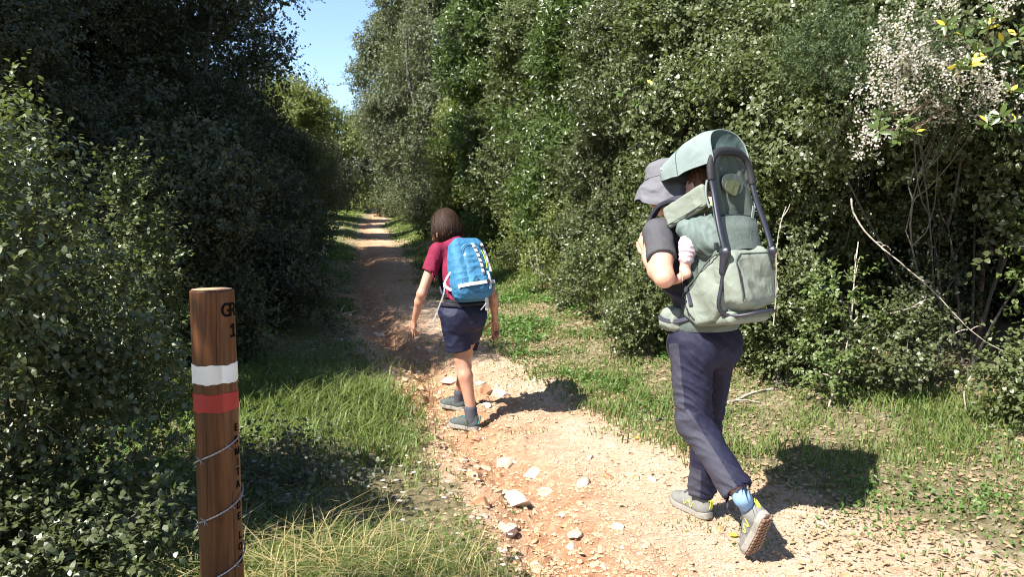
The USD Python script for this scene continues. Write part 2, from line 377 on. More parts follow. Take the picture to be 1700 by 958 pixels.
def cloth(name, c, rough=.8, weave=900, bump=.25, sheen=.0, trans=0.0, var=.12):
    c = np.array(c) * .80
    n = {"tc": ("texture_coordinate", {}), "n": ("noise_texture", {"scale": weave, "detail": 2}), "n2": ("noise_texture", {"scale": 9, "detail": 4}), "nf": ("noise_texture", {"scale": 15, "detail": 2, "roughness": .4, "distortion": 1.2}),
         "r": ("rgb_ramp", {"ramp": [(.25, tuple(c * (1 - var))), (.75, tuple(np.minimum(c * (1 + var), .9)))]}),
         "b0": ("bump", {"strength": .45, "distance": .012}), "b": ("bump", {"strength": bump, "distance": .0015}),
         "p": ("principled_bsdf", {"roughness": rough, "sheen_weight": sheen, "specular_ior_level": .18})}
    l = [("tc.object", "n.vector"), ("tc.object", "n2.vector"), ("tc.object", "nf.vector"), ("n2.fac", "r.fac"), ("r.color", "p.base_color"), ("nf.fac", "b0.height"), ("b0.normal", "b.normal"), ("n.fac", "b.height"), ("b.normal", "p.normal")]
    if not trans: return look(name, n, l, "p.BSDF")
    n["t"] = ("translucent_bsdf", {"color": tuple(np.minimum(c * 1.1, .9))}); n["m"] = ("mix_closure", {"fac": trans})
    return look(name, n, l + [("p.BSDF", "m.closure1"), ("t.BSDF", "m.closure2")], "m.closure")
M["navy"] = cloth("navy_cloth", (.0105, .011, .028), .72)
M["panel_grey"] = cloth("grey_panel_cloth", (.036, .036, .052), .75)
M["grey_tee"] = cloth("grey_shirt_cloth", (.058, .057, .064), .8)
M["hat_grey"] = cloth("grey_hat_cloth", (.112, .112, .126), .8)
M["maroon"] = cloth("maroon_shirt_cloth", (.155, .010, .036), .8)
M["shorts_navy"] = cloth("navy_shorts_cloth", (.012, .014, .036), .65)
M["sage"] = cloth("sage_cloth", (.165, .188, .158), .75)
M["sage_dark"] = cloth("dark_sage_cloth", (.062, .078, .068), .8)
M["teal_panel"] = cloth("teal_panel_cloth", (.098, .122, .112), .78)
M["hood"] = cloth("pale_teal_cloth", (.205, .255, .25), .7, trans=.22)
M["hood_mesh"] = cloth("hood_mesh_cloth", (.075, .115, .112), .7, trans=.3)
M["window_mesh"] = cloth("olive_mesh_cloth", (.085, .10, .052), .75)
M["lilac"] = cloth("lilac_cloth", (.46, .38, .44), .85)
M["baby_green"] = cloth("pale_green_cloth", (.26, .32, .16), .85)
M["sock_blue"] = cloth("blue_sock", (.15, .25, .40), .9)
M["sock_grey"] = cloth("grey_sock", (.06, .06, .075), .9)
M["pack_blue"] = cloth("blue_pack_cloth", (.032, .130, .240), .65)
M["pack_navy"] = cloth("dark_blue_pack_cloth", (.02, .10, .22), .6)
M["white_web"] = cloth("white_webbing", (.48, .48, .50), .8)
M["black_web"] = cloth("black_webbing", (.02, .02, .024), .7)
M["lime"] = cloth("lime_cord", (.45, .62, .05), .6)
M["shoe_grey"] = cloth("grey_shoe_mesh", (.15, .15, .142), .8)
M["shoe_teal"] = cloth("teal_grey_shoe_mesh", (.062, .074, .076), .8)
M["lace_teal"] = cloth("teal_lace", (.08, .28, .26), .75)
M["lace_dark"] = cloth("dark_lace", (.08, .085, .09), .7)
M["lime_tab"] = cloth("lime_shoe_trim", (.40, .42, .06), .7)

def plain(name, c, rough=.5, metal=0., n=None, bump=.2, scale=60):
    c = np.array(c) * .80
    return look(name, {"tc": ("texture_coordinate", {}), "n": ("noise_texture", {"scale": scale, "detail": 5}), "r": ("rgb_ramp", {"ramp": [(.3, tuple(c * .8)), (.7, tuple(np.minimum(c * 1.15, .95)))]}),
        "b": ("bump", {"strength": bump, "distance": .002}), "p": ("principled_bsdf", {"roughness": rough, "metallic": metal})},
        [("tc.object", "n.vector"), ("n.fac", "r.fac"), ("r.color", "p.base_color"), ("n.fac", "b.height"), ("b.normal", "p.normal")], "p.BSDF")
M["frame"] = plain("navy_black_tube", (.015, .016, .026), .42)
M["black_plastic"] = plain("black_plastic", (.02, .02, .022), .45)
M["sole"] = plain("grey_rubber", (.21, .195, .175), .8)
M["tread"] = plain("dusty_brown_rubber", (.15, .085, .052), .9, bump=.5)
M["wire"] = plain("galvanised_wire", (.36, .37, .39), .45, 1.0)
def paint(name, c, wood=(.08, .035, .015)):
    c = tuple(np.array(c) * .82)
    return look(name, {"tc": ("texture_coordinate", {}), "mp": ("mapping", {"scale": (1, 1, .35)}), "n": ("noise_texture", {"scale": 60, "detail": 7, "roughness": .7}), "n2": ("noise_texture", {"scale": 11, "detail": 4}),
        "k": ("rgb_ramp", {"ramp": [(.27, (0, 0, 0)), (.33, (1, 1, 1))]}), "v": ("rgb_ramp", {"ramp": [(.3, tuple(np.array(c) * .72)), (.65, c)]}), "m": ("mix", {"color1": wood}), "b": ("bump", {"strength": .4, "distance": .001}), "p": ("principled_bsdf", {"roughness": .6, "specular_ior_level": .35})},
        [("tc.object", "mp.vector"), ("mp.vector", "n.vector"), ("tc.object", "n2.vector"), ("n.fac", "k.fac"), ("n2.fac", "v.fac"), ("k.color", "m.fac"), ("v.color", "m.color2"), ("m.color", "p.base_color"), ("n.fac", "b.height"), ("b.normal", "p.normal")], "p.BSDF")
M["paint_white"] = paint("white_paint", (.60, .60, .57))
M["paint_red"] = paint("red_paint", (.27, .013, .009))
M["burnt"] = look("burnt_lettering", {"p": ("principled_bsdf", {"base_color": (.004, .003, .0025), "roughness": 1.0, "specular_ior_level": .05})}, [], "p.BSDF")
M["hair"] = look("brown_hair", {"tc": ("texture_coordinate", {}), "g": ("geometry", {}), "mp": ("mapping", {"scale": (1, 1, .12)}), "n": ("noise_texture", {"scale": 130, "detail": 3}),
    "r": ("rgb_ramp", {"ramp": [(.3, (.030, .014, .008)), (.55, (.080, .040, .022)), (.75, (.17, .092, .052))]}), "b": ("bump", {"strength": .6, "distance": .004}),
    "p": ("principled_bsdf", {"roughness": .65, "specular_ior_level": .18})},
    [("tc.object", "mp.vector"), ("mp.vector", "n.vector"), ("n.fac", "r.fac"), ("r.color", "p.base_color"), ("n.fac", "b.height"), ("b.normal", "p.normal")], "p.BSDF")
M["hair_strand"] = leaf_mat("hair_strands", [(0, (.024, .012, .007)), (.5, (.085, .042, .023)), (.8, (.22, .12, .068)), (1, (.42, .28, .18))], .62, .1, .18)
def skin(name, c):
    c = np.array(c) * .82
    return look(name, {"tc": ("texture_coordinate", {}), "n": ("noise_texture", {"scale": 22, "detail": 5}), "n2": ("noise_texture", {"scale": 400, "detail": 2}), "r": ("rgb_ramp", {"ramp": [(.3, tuple(c * (.9, .82, .8))), (.7, tuple(np.minimum(c * 1.08, .9)))]}),
        "b": ("bump", {"strength": .2, "distance": .001}), "p": ("principled_bsdf", {"roughness": .48, "subsurface_weight": .15, "subsurface_scale": .01, "subsurface_radius": (1., .35, .2)})},
        [("tc.object", "n.vector"), ("tc.object", "n2.vector"), ("n.fac", "r.fac"), ("r.color", "p.base_color"), ("n2.fac", "b.height"), ("b.normal", "p.normal")], "p.BSDF")
M["skin"] = skin("skin", (.44, .255, .185))
M["skin_woman"] = skin("tanned_skin", (.36, .195, .13))
M["skin_baby"] = skin("infant_skin", (.50, .30, .24))
M["post_wood"] = look("post_wood", {"tc": ("texture_coordinate", {}), "mp": ("mapping", {"scale": (1, 1, .06)}), "mp2": ("mapping", {"scale": (1, 1, .35)}), "n": ("noise_texture", {"scale": 55, "detail": 5, "distortion": 1.2}), "n2": ("noise_texture", {"scale": 9, "detail": 4}),
    "w": ("wave_texture", {"bands_direction": "z", "scale": 40, "distortion": 2.5, "detail": 2}),
    "r": ("rgb_ramp", {"ramp": [(.25, (.028, .0100, .003)), (.5, (.066, .0235, .0068)), (.75, (.116, .045, .0125))]}), "r2": ("rgb_ramp", {"ramp": [(.3, (.62, .6, .6)), (.7, (1, 1, 1))]}), "mx": ("mix", {"mix_type": "multiply", "fac": 1}),
    "h": ("math", {"math_type": "multiply_add", "value2": .12}), "b": ("bump", {"strength": .4, "distance": .002}), "p": ("principled_bsdf", {"roughness": .55, "specular_ior_level": .22})},
    [("tc.object", "mp.vector"), ("mp.vector", "n.vector"), ("tc.object", "mp2.vector"), ("mp2.vector", "n2.vector"), ("tc.object", "w.vector"), ("n.fac", "r.fac"), ("n2.fac", "r2.fac"), ("r.color", "mx.color1"), ("r2.color", "mx.color2"), ("mx.color", "p.base_color"),
     ("w.fac", "h.value1"), ("n.fac", "h.value3"), ("h.value", "b.height"), ("b.normal", "p.normal")], "p.BSDF")
M["post_end"] = plain("cut_wood", (.40, .24, .13), .8)
M["panel_sheer"] = cloth("sheer_grey_green_cloth", (.13, .17, .16), .6, trans=.2)
# ---------------------------------------------------------------- terrain
_z0 = Pchip([-40, -10, 0, 3, 5, 7, 9.2, 13, 17, 26, 39, 60, 100, 160], [-1.2, -.3, -.02, .02, .05, .17, .36, .56, .76, 1.15, 2.0, 4.5, 11, 20])
_xc = Pchip([-40, 0, 3, 5, 7, 9.2, 13, 17, 26, 39, 50, 160], [6, 1.75, .80, .15, -.62, -1.32, -2.25, -2.95, -4.95, -7.2, -8.6, -30])
_sg = Pchip([-40, 2, 3, 5, 7, 10, 14, 18, 160], [-.7, -.7, -.55, -.47, -.36, -.55, -.75, -.75, -.7])
def sstep(a, b, x):
    t = np.clip((x - a) / (b - a), 0, 1); return t * t * (3 - 2 * t)
def fb(x, y, s, seed, o=3): return meshkit.fbm(np.stack([x * s, y * s, np.zeros_like(x) + seed * 7.3], -1), o, seed) - .5
def s_of(x, y): return (x - _xc(y) - .16 * np.sin(y * .55) * sstep(8, 13, y)) * (1 + .75 * sstep(9, 22, y))
def height(x, y, fine=True):
    x = np.asarray(x, float); y = np.asarray(y, float); x, y = np.broadcast_arrays(x, y)
    s = s_of(x, y); z = _z0(y).copy()
    z += .30 * sstep(1.0, 3.2, s) + .06 * np.maximum(s - 2.5, 0) - .02 * sstep(.2, 1, s)
    z += .16 * sstep(-.75, -2.2, s) + .05 * np.maximum(-s - 2.4, 0)
    gw = fb(x * 0, y, .9, 3) * .35
    g = np.exp(-((s - _sg(y) - gw) / .20) ** 2) * sstep(1.0, 3.0, y) * sstep(22, 15, y)
    z -= .125 * g
    z -= .16 * np.exp(-((s + .95) / .22) ** 2 - ((y - 13.2) / 2.2) ** 2)          # washed-out bank on the left
    z += .09 * fb(x, y, .55, 11) * sstep(.5, 1.6, abs(s)) * 1.5 + .045 * fb(x, y, 1.9, 12)
    if fine:
        near = sstep(16, 8, y)
        rough = .35 + 1.0 * np.exp(-((s - _sg(y) - .05) / .45) ** 2)
        z += near * rough * (.060 * fb(x, y, 5, 13) + .030 * fb(x, y, 19, 14, 2))
        st = meshkit.noise(np.stack([x * 13, y * 13, np.zeros_like(x)], -1), 15)
        z += near * rough * .024 * sstep(.60, .82, st)
        for fx, fy, fz, fr in ((-.355, 5.20, .008, .20), (-.48, 5.74, .020, .20), (1.06, 3.13, -.004, .13), (.925, 3.62, .024, .20)):   # firm spots trodden by the walkers
            w = np.exp(-(((x - fx) ** 2 + (y - fy) ** 2) / fr ** 2) ** 2); z = z * (1 - w) + (fz + .3 * (z - fz)) * w
    return z
def soil(x, y):
    s = s_of(x, y)
    e = fb(x, y, 1.6, 21) * .7
    mid = .75 * sstep(.12, .3, fb(x, y * .35, 1.6, 24)) * sstep(8, 12, y) * np.exp(-((s + .15) / .3) ** 2)
    return np.clip(sstep(-1.0, -.62, s + e * .6) * (1 - sstep(.40 + .45 * sstep(4.6, 3.4, y), 1.25 + .55 * sstep(4.6, 3.4, y), s + e)) - mid, 0, 1)
def wet(x, y):
    s = s_of(x, y)
    return np.clip(np.exp(-((s - _sg(y) - .05) / .42) ** 2) * .95 + .6 * sstep(-.02, .25, fb(x, y, 2.2, 22)) + .5 * sstep(9, 13, y), 0, 1)

gx = np.unique(np.round(np.r_[np.linspace(-90, -12, 16), np.linspace(-12, -4, 28), np.linspace(-4, -2.2, 26), np.linspace(-2.2, 2.8, 200), np.linspace(2.8, 6, 40), np.linspace(6, 14, 24), np.linspace(14, 90, 16)], 4))
gy = np.unique(np.round(np.r_[np.linspace(-40, 0, 12), np.linspace(0, 2.4, 14), np.linspace(2.4, 7.5, 215), np.linspace(7.5, 16, 130), np.linspace(16, 45, 110), np.linspace(45, 160, 30)], 4))
X, Y = np.meshgrid(gx, gy, indexing="ij")
Z = height(X, Y)
tv = np.stack([X, Y, Z], -1).reshape(-1, 3)
ii = np.arange(len(tv)).reshape(X.shape)
tq = np.stack([ii[:-1, :-1], ii[1:, :-1], ii[1:, 1:], ii[:-1, 1:]], -1).reshape(-1, 4)
qc = tv[tq].mean(1)
onpath = (soil(qc[:, 0], qc[:, 1]) > .42) & (qc[:, 1] > -5) & (qc[:, 1] < 60)
for nm, sel in (("path", onpath), ("ground", ~onpath)):
    q = tq[sel]; u, inv = np.unique(q, return_inverse=True); q = inv.reshape(-1, 4)
    v = tv[u]
    # normals from the whole sheet so that the seam between path and verge does not show
    solo(nm, (v, np.vstack([q[:, [0, 1, 2]], q[:, [0, 2, 3]]])), M["ground"], kind="structure", smooth=True,
         attrs={"soil": soil(v[:, 0], v[:, 1]), "wet": wet(v[:, 0], v[:, 1])})

# ---------------------------------------------------------------- leaves
def leaves(pos, d, n, L, W, kind=4, curl=.12):
    """One mesh of N folded leaves: base pos, direction d, upper side n, length L, width W."""
    N = len(pos); L = np.broadcast_to(L, (N,))[:, None]; W = np.broadcast_to(W, (N,))[:, None]
    a = unit(d); b = unit(np.cross(n, a)); n = np.cross(a, b)
    if kind == 4:
        v = np.stack([pos, pos + a * .33 * L - b * .5 * W + n * .10 * W, pos + a * .33 * L + b * .5 * W + n * .10 * W,
                      pos + a * .72 * L - b * .36 * W + n * (.06 * W - curl * .4 * L), pos + a * .72 * L + b * .36 * W + n * (.06 * W - curl * .4 * L), pos + a * L - n * curl * L], 1)
        f = np.array([[0, 2, 1], [1, 2, 4], [1, 4, 3], [3, 4, 5]])
    else:
        v = np.stack([pos, pos + a * .45 * L - b * .5 * W + n * .16 * W, pos + a * L - n * curl * L, pos + a * .45 * L + b * .5 * W + n * .16 * W], 1)
        f = np.array([[0, 2, 1], [0, 3, 2]])
    k = v.shape[1]
    return v.reshape(-1, 3), (f[None] + k * np.arange(N)[:, None, None]).reshape(-1, 3)

def rdir(rng, n): return unit(rng.normal(size=(n, 3)))

def twig_points(rng, lumps, ntw, face=None, inner=.5, gap=.42, gapf=2.2, seed=0, floor=True):
    """Twig feet spread through the outer part of the lumps (rows x y z rx ry rz), thinned by noise to leave clumps and gaps."""
    lumps = np.asarray(lumps, float)
    area = (lumps[:, 3] * lumps[:, 4] + lumps[:, 4] * lumps[:, 5] + lumps[:, 3] * lumps[:, 5])
    pr = area / area.sum()
    m = int(ntw * 3.2) + 50
    idx = rng.choice(len(lumps), m, p=pr)
    d = rdir(rng, m)
    if face is not None:                       # fewer twigs on the side nobody can see
        w = d[:, :3] @ unit(face); keep = rng.random(m) < np.where(w < -.25, .3, 1.0); d, idx = d[keep], idx[keep]; m = len(d)
    r = inner + (1 - inner) * np.sqrt(rng.random(m))
    p = lumps[idx, :3] + d * r[:, None] * lumps[idx, 3:6]
    p += .10 * rng.normal(size=p.shape) * lumps[idx, 3:6]
    nz = meshkit.noise(p * gapf, seed) * .6 + meshkit.noise(p * gapf * 2.7, seed + 1) * .4
    keep = nz > gap
    inside = np.zeros(m, bool)
    for j, L in enumerate(lumps):
        inside |= ((((p - L[:3]) / L[3:6]) ** 2).sum(1) < .30) & (idx != j)
    keep &= ~(inside & (rng.random(m) < .8))
    if floor: keep &= p[:, 2] > height(p[:, 0], p[:, 1], False) + .04
    p, d = p[keep][:ntw], d[keep][:ntw]
    return p, d

def foliage(rng, lumps, ntw, K=10, L=.045, W=.026, tw=.22, face=None, kind=4, inner=.5, gap=.42, gapf=2.2, seed=0, up=.35, droop=0.0, spread=.75, floor=True):
    p, d = twig_points(rng, lumps, ntw, face, inner, gap, gapf, seed, floor)
    n = len(p)
    td = unit(d * .8 + np.array([0, 0, up]) + .55 * rng.normal(size=(n, 3)))
    tl = tw * (.6 + .8 * rng.random(n))
    t = (np.arange(K)[None] + rng.random((n, K))) / K
    pos = p[:, None] + td[:, None] * (t * tl[:, None])[..., None] - np.array([0, 0, 1.0]) * (droop * t ** 2 * tl[:, None])[..., None]
    side = rdir(rng, n * K).reshape(n, K, 3); side -= td[:, None] * (side * td[:, None]).sum(-1, keepdims=True); side = unit(side)
    ld = unit(td[:, None] * (.12 + .45 * t[..., None]) + side * spread)
    ln = unit(td[:, None] * .35 + np.array([0, 0, .9]) + (0 if not floor else SUN * .5) + .42 * rng.normal(size=(n, K, 3)))
    sz = .65 + .6 * rng.random(n * K)
    return leaves(pos.reshape(-1, 3), ld.reshape(-1, 3), ln.reshape(-1, 3), L * sz, W * sz, kind), (p, td, tl)

def quats(Rm):
    """Unit quaternions (w x y z) of rotation matrices whose columns are the axes."""
    t = np.trace(Rm, axis1=1, axis2=2); q = np.zeros((len(Rm), 4))
    from scipy.spatial.transform import Rotation
    x = Rotation.from_matrix(Rm).as_quat(); return x[:, [3, 0, 1, 2]]

def spray_crown(parent, name, rng, lumps, n, rc, mat, L, W, nt=46, K=9, kind=2, face=None, inner=.55, gap=.36, gapf=1.6, seed=0, up=.3, variants=3):
    """A crown of leafy sprays: a few sprays of real leaves, each turned and sized many times over the crown's lumps."""
    p, d = twig_points(rng, lumps, n, face, inner, gap, gapf, seed)
    path = fresh(parent, name); b = _base[parent]
    pi = UsdGeom.PointInstancer.Define(stage, path); rel = pi.CreatePrototypesRel()
    for k in range(variants):
        fol, _ = foliage(rng, [[0, 0, -.1 * rc, rc * .72, rc * .72, rc * .5]], nt, K, L, W, rc * .55, kind=kind, inner=.05, gap=.0, seed=seed + k, up=.3, floor=False)
        m = usdkit.mesh(stage, f"{path}/spray_{k + 1:03d}", fol, M[mat]); rel.AddTarget(m.GetPath())
    n = len(p)
    z = unit(d * .75 + np.array([0, 0, up * .7]) + SUN * .40 + .38 * rng.normal(size=(n, 3))); x = unit(np.cross(rdir(rng, n), z)); y = np.cross(z, x)
    q = quats(np.stack([x, y, z], 2))
    pi.CreatePositionsAttr(Vt.Vec3fArray.FromNumpy((p - b).astype(np.float32)))
    pi.CreateOrientationsAttr(Vt.QuathArray([Gf.Quath(float(a[0]), float(a[1]), float(a[2]), float(a[3])) for a in q]))
    s = (.65 + .7 * rng.random(n))[:, None] * (.9 + .2 * rng.random((n, 3)))
    pi.CreateScalesAttr(Vt.Vec3fArray.FromNumpy(s.astype(np.float32)))
    pi.CreateProtoIndicesAttr(Vt.IntArray.FromNumpy(rng.integers(0, variants, n).astype(np.int32)))
    keys(pi.GetPrim(), kind="stuff")
    return p, z, np.full(n, rc * .5)

def branches(rng, base, lumps, tws=None, r0=.05, nsub=14, sides=6, sub_r=.012, stems=1):
    """Trunk or stems from the base into the lumps, then limbs out to some twigs."""
    mb, ends = MB(), []
    lumps = np.asarray(lumps, float); base = np.asarray(base, float)
    for i, L in enumerate(lumps[:7] if stems > 1 else lumps):
        b = base + np.r_[rng.normal(size=2) * r0 * (1.5 if stems > 1 else .2), -.1]
        c = L[:3]
        mid = b * .5 + c * .5 + np.r_[rng.normal(size=2) * .05 * np.linalg.norm(c - b), .05]
        q = spline([b, b * .75 + mid * .25 + np.array([0, 0, .08]), mid, c], 12)
        q += rng.normal(size=q.shape) * r0 * .12
        rr = r0 * (1 if i == 0 or stems > 1 else .72)
        mb.add(*tube(q, np.linspace(rr, rr * .28, 12), sides)); ends.append(q)
    if tws is not None:
        p, td, tl = tws
        for k in rng.choice(len(p), min(nsub, len(p)), replace=False):
            q0 = ends[int(np.argmin([np.linalg.norm(e[-1] - p[k]) for e in ends]))]
            a = q0[rng.integers(6, len(q0))]; e = p[k] + td[k] * tl[k] * .6
            mid = (a + p[k]) / 2 + rng.normal(size=3) * .05 * np.linalg.norm(a - p[k])
            mb.add(*tube(spline([a, mid, p[k], e], 8), np.linspace(sub_r, sub_r * .3, 8), 4, caps=False))
    return mb.mesh()

def envelope(rng, x, y, H, R, n=9, low=.12, lumpr=.45, sx=1.0):
    """Lumps of an uneven crown on a round plot of radius R."""
    z0 = float(height(x, y, False)); out = []
    for i in range(n):
        t = low + (1 - low) * (i + rng.random()) / n
        rad = R * (1 - .55 * max(0, t - .45) / .55) * math.sqrt(rng.random()) * .60
        a = rng.random() * 2 * math.pi
        r = R * lumpr * (.75 + .5 * rng.random())
        z = z0 + min(t * H, H - r * .6)
        out.append([x + rad * math.cos(a) * sx, y + rad * math.sin(a), z, r, r, r * (.75 + .3 * rng.random())])
    return np.array(out)

def plant(name, label, cat, base, lumps, leaf, ntw, seed, group=None, bark="bark", r0=.05, nsub=14, sub_r=.010, stems=1, extra=None, big_leaves=0, wood="trunk", crown="crown", **kw):
    rng = np.random.default_rng(seed)
    base = np.array([base[0], base[1], float(height(base[0], base[1], False))])
    t = thing(name, label, cat, base, group)
    face = np.array([-base[0], -base[1], 0.0]) * .7 + SUN * np.linalg.norm(base[:2]) * .3
    if "rc" in kw: tws = spray_crown(t, crown, rng, lumps, ntw, mat=leaf, face=face, seed=seed, **kw)
    else: fol, tws = foliage(rng, lumps, ntw, face=face, seed=seed, **kw)
    part(t, wood, branches(rng, base, lumps, tws, r0, nsub, 7 if r0 > .04 else 5, sub_r, stems), M[bark], smooth=60)
    if "rc" not in kw:
        v, f = fol; k = 4 if kw.get("kind", 4) == 4 else 2; nv = 6 if k == 4 else 4
        lv, lf = v.reshape(-1, nv, 3), f.reshape(-1, k, 3); c = lv.mean(1)
        show = np.abs(c[:, 0]) < .70 * c[:, 1]
        pick = np.argsort(np.where(show, np.linalg.norm(c - [0, 0, CAM_H], axis=1), 99))[:big_leaves]
        for i in pick: part(t, "leaf", (lv[i], lf[i] - i * nv), M[leaf], smooth=False)         # the nearest leaves, one by one
        rest = np.ones(len(lv), bool); rest[pick] = False; r = np.flatnonzero(rest)
        part(t, crown, (lv[r].reshape(-1, 3), (lf[r] - (r * nv)[:, None, None] + (np.arange(len(r)) * nv)[:, None, None]).reshape(-1, 3)), M[leaf], smooth=False, kind="stuff")
    if extra: extra(t, rng, tws, lumps)
    return t
LEAVES = [0]
def tree(label, x, y, H, R, leaf, ntw, seed, low=.3, n=11, group=None, r0=.12, lumpr=.42, cat="tree", name="oak_tree", **kw):
    rng = np.random.default_rng(seed + 500)
    return plant(name, label, cat, (x, y), envelope(rng, x, y, H, R, n, low, lumpr), leaf, ntw, seed, group, r0=r0, **kw)
def shrub(label, x, y, H, R, leaf, ntw, seed, low=.12, n=9, group=None, r0=.020, lumpr=.45, cat="shrub", name="shrub", **kw):
    kw.setdefault("stems", 3)
    rng = np.random.default_rng(seed + 500)
    return plant(name, label, cat, (x, y), envelope(rng, x, y, H, R, n, low, lumpr), leaf, ntw, seed, group, r0=r0, wood="stem", crown="foliage", **kw)
# ---------------------------------------------------------------- right side of the path: hedge from near to far
def hedge(label, x, y, H, R, leaf, n, seed, low=.05, rc=.26, L=.044, W=.026, name="shrub", nl=15, **kw):
    return shrub(label, x, y, H, R, leaf, n, seed, low=low, n=nl, name=name, rc=rc, L=L, W=W, lumpr=.46, nsub=24, **kw)
hedge("dark shrub at the right edge of the photo beside the gloomy hollow", 4.45, 4.65, 3.3, 1.1, "oak_leaf", 170, 11, low=.26, kind=4, r0=.012)
hedge("shrub overhanging the gloomy hollow, below the white blossom", 3.55, 5.55, 3.3, 1.15, "oak_leaf", 230, 10, low=.38, kind=4, r0=.012)
hedge("broad small-leaved shrub filling the hedge right of the child carrier", 2.60, 6.35, 3.4, 1.15, "kermes_leaf", 230, 12, low=.05, kind=4, L=.040, W=.024)
hedge("light green bushy shrub directly behind the child carrier and the man", 1.85, 7.6, 3.5, 1.1, "kermes_leaf", 210, 13, kind=4)
hedge("small-leaved bush between the man's hat and the glossy shrub", 1.50, 9.3, 3.6, 1.1, "oak_leaf", 200, 9, rc=.28)
hedge("glossy shrub with yellow and red leaves left above the man", 1.00, 10.9, 4.1, 1.2, "arbutus_leaf", 200, 14, rc=.30, L=.066, W=.029)
hedge("dense shrub with pale branches at its foot, right of the woman", .48, 12.8, 4.2, 1.2, "kermes_leaf", 200, 15, rc=.32, L=.052, W=.032)
hedge("glossy strawberry tree shrub above the head of the woman", -.15, 15.0, 5.3, 1.4, "arbutus_leaf", 210, 16, rc=.36, L=.075, W=.034)
hedge("low bright bush leaning over the verge left of the woman's head", -1.05, 17.2, 3.2, 1.05, "light_leaf", 120, 17, rc=.36, L=.06, W=.036)
hedge("rounded grey-green bush beyond the low bright one, on the path's right", -1.75, 20.3, 4.2, 1.25, "oak_grey_leaf", 140, 8, rc=.40, L=.065, W=.04)
# second row, taller
def wood(label, x, y, H, R, leaf, n, seed, low=.1, rc=.45, L=.065, W=.04, name="oak_tree", nl=15, **kw):
    return tree(label, x, y, H, R, leaf, n, seed, low=low, n=nl, name=name, rc=rc, L=L, W=W, lumpr=.46, nsub=16, **kw)
wood("tall oak above the right edge of the hedge, behind the white blossom", 5.3, 7.4, 6.0, 1.9, "oak_leaf", 190, 21, rc=.40, L=.055, W=.034)
wood("tall strawberry tree rising behind the man's hat, with yellow and orange leaves", 3.3, 9.6, 6.2, 1.8, "arbutus_leaf", 200, 22, rc=.40, L=.075, W=.033, name="strawberry_tree", bark="red_bark")
wood("tall oak over the top of the photo, between sky gap and man", 2.1, 12.4, 7.2, 1.9, "oak_leaf", 190, 23)
wood("dark tall tree top at the upper middle, above the glossy shrub", .6, 16.6, 8.4, 2.1, "arbutus_leaf", 190, 24, rc=.5, L=.085, W=.04)
wood("grey-green holm oak standing right of the strip of sky", -1.75, 23.3, 9.6, 2.2, "oak_grey_leaf", 260, 25, low=.06, rc=.52, L=.07, W=.045)
wood("farther grey-green holm oak whose crown bounds the sky on the right", -3.8, 29.5, 9.8, 2.4, "oak_grey_leaf", 260, 26, low=.06, rc=.6, L=.08, W=.05)
wood("rounded oak on the far right side where the path disappears", -5.5, 37.5, 9.8, 2.6, "oak_grey_leaf", 220, 27, low=.04, rc=.7, L=.10, W=.065)
wood("wide oak filling the gap behind the hedge right of the far path", 1.2, 22.0, 9.5, 2.6, "oak_leaf", 160, 28, rc=.65, L=.10, W=.065)
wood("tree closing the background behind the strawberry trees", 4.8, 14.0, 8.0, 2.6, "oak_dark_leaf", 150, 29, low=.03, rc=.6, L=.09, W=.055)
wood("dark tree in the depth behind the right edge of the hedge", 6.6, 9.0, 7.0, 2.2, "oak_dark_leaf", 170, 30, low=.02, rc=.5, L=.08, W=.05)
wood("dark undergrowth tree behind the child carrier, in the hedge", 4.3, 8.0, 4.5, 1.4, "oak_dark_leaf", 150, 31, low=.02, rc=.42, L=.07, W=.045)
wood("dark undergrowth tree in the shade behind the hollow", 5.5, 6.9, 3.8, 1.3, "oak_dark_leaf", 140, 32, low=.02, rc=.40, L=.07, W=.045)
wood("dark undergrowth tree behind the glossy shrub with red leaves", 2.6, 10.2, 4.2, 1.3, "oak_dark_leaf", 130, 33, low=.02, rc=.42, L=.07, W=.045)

# low bright growth along the foot of the hedge
for k, (lab, x, y, H, R, leaf, ntw) in enumerate([
    ("small bright leafy spray in front of the dark hollow, right of the carrier bag", 2.42, 5.3, .95, .36, "fresh_leaf", 190),
    ("second leafy spray farther right in front of the hollow, yellowish", 3.62, 4.75, 1.15, .34, "fresh_leaf", 170),
    ("low green clump at the hedge foot left of the man's legs", 1.05, 8.2, .85, .55, "kermes_leaf", 700),
    ("yellow-green bush at the hedge foot between woman and man", .70, 10.2, 1.25, .60, "light_leaf", 800),
    ("small green bush at the hedge foot close to the woman's right shoulder", .02, 12.6, 1.2, .6, "light_leaf", 600),
    ("dark green low bush at the hedge foot, right of the man's waist", 2.15, 5.75, .85, .50, "kermes_leaf", 620),
    ("low bush under the leafy spray at the hollow's left end", 2.85, 5.15, .55, .42, "oak_leaf", 420),
    ("low bush at the hedge foot just left of the man's elbow", 1.35, 6.95, .9, .55, "kermes_leaf", 700),
    ("loose dark bush standing inside the gloomy hollow", 3.45, 5.75, 1.45, .62, "oak_dark_leaf", 420),
    ("low leafy plant on the verge in the bottom right corner", 3.15, 4.35, .38, .36, "kermes_leaf", 360),
    ("low green bush at the right margin above the litter", 3.95, 5.0, .75, .42, "kermes_leaf", 420),
]):
    shrub(lab, x, y, H, R, leaf, ntw, 60 + k, low=.12, n=6, L=.034, W=.022, tw=.17, gap=.34, r0=.010, nsub=12, sub_r=.004, name="low_shrub")

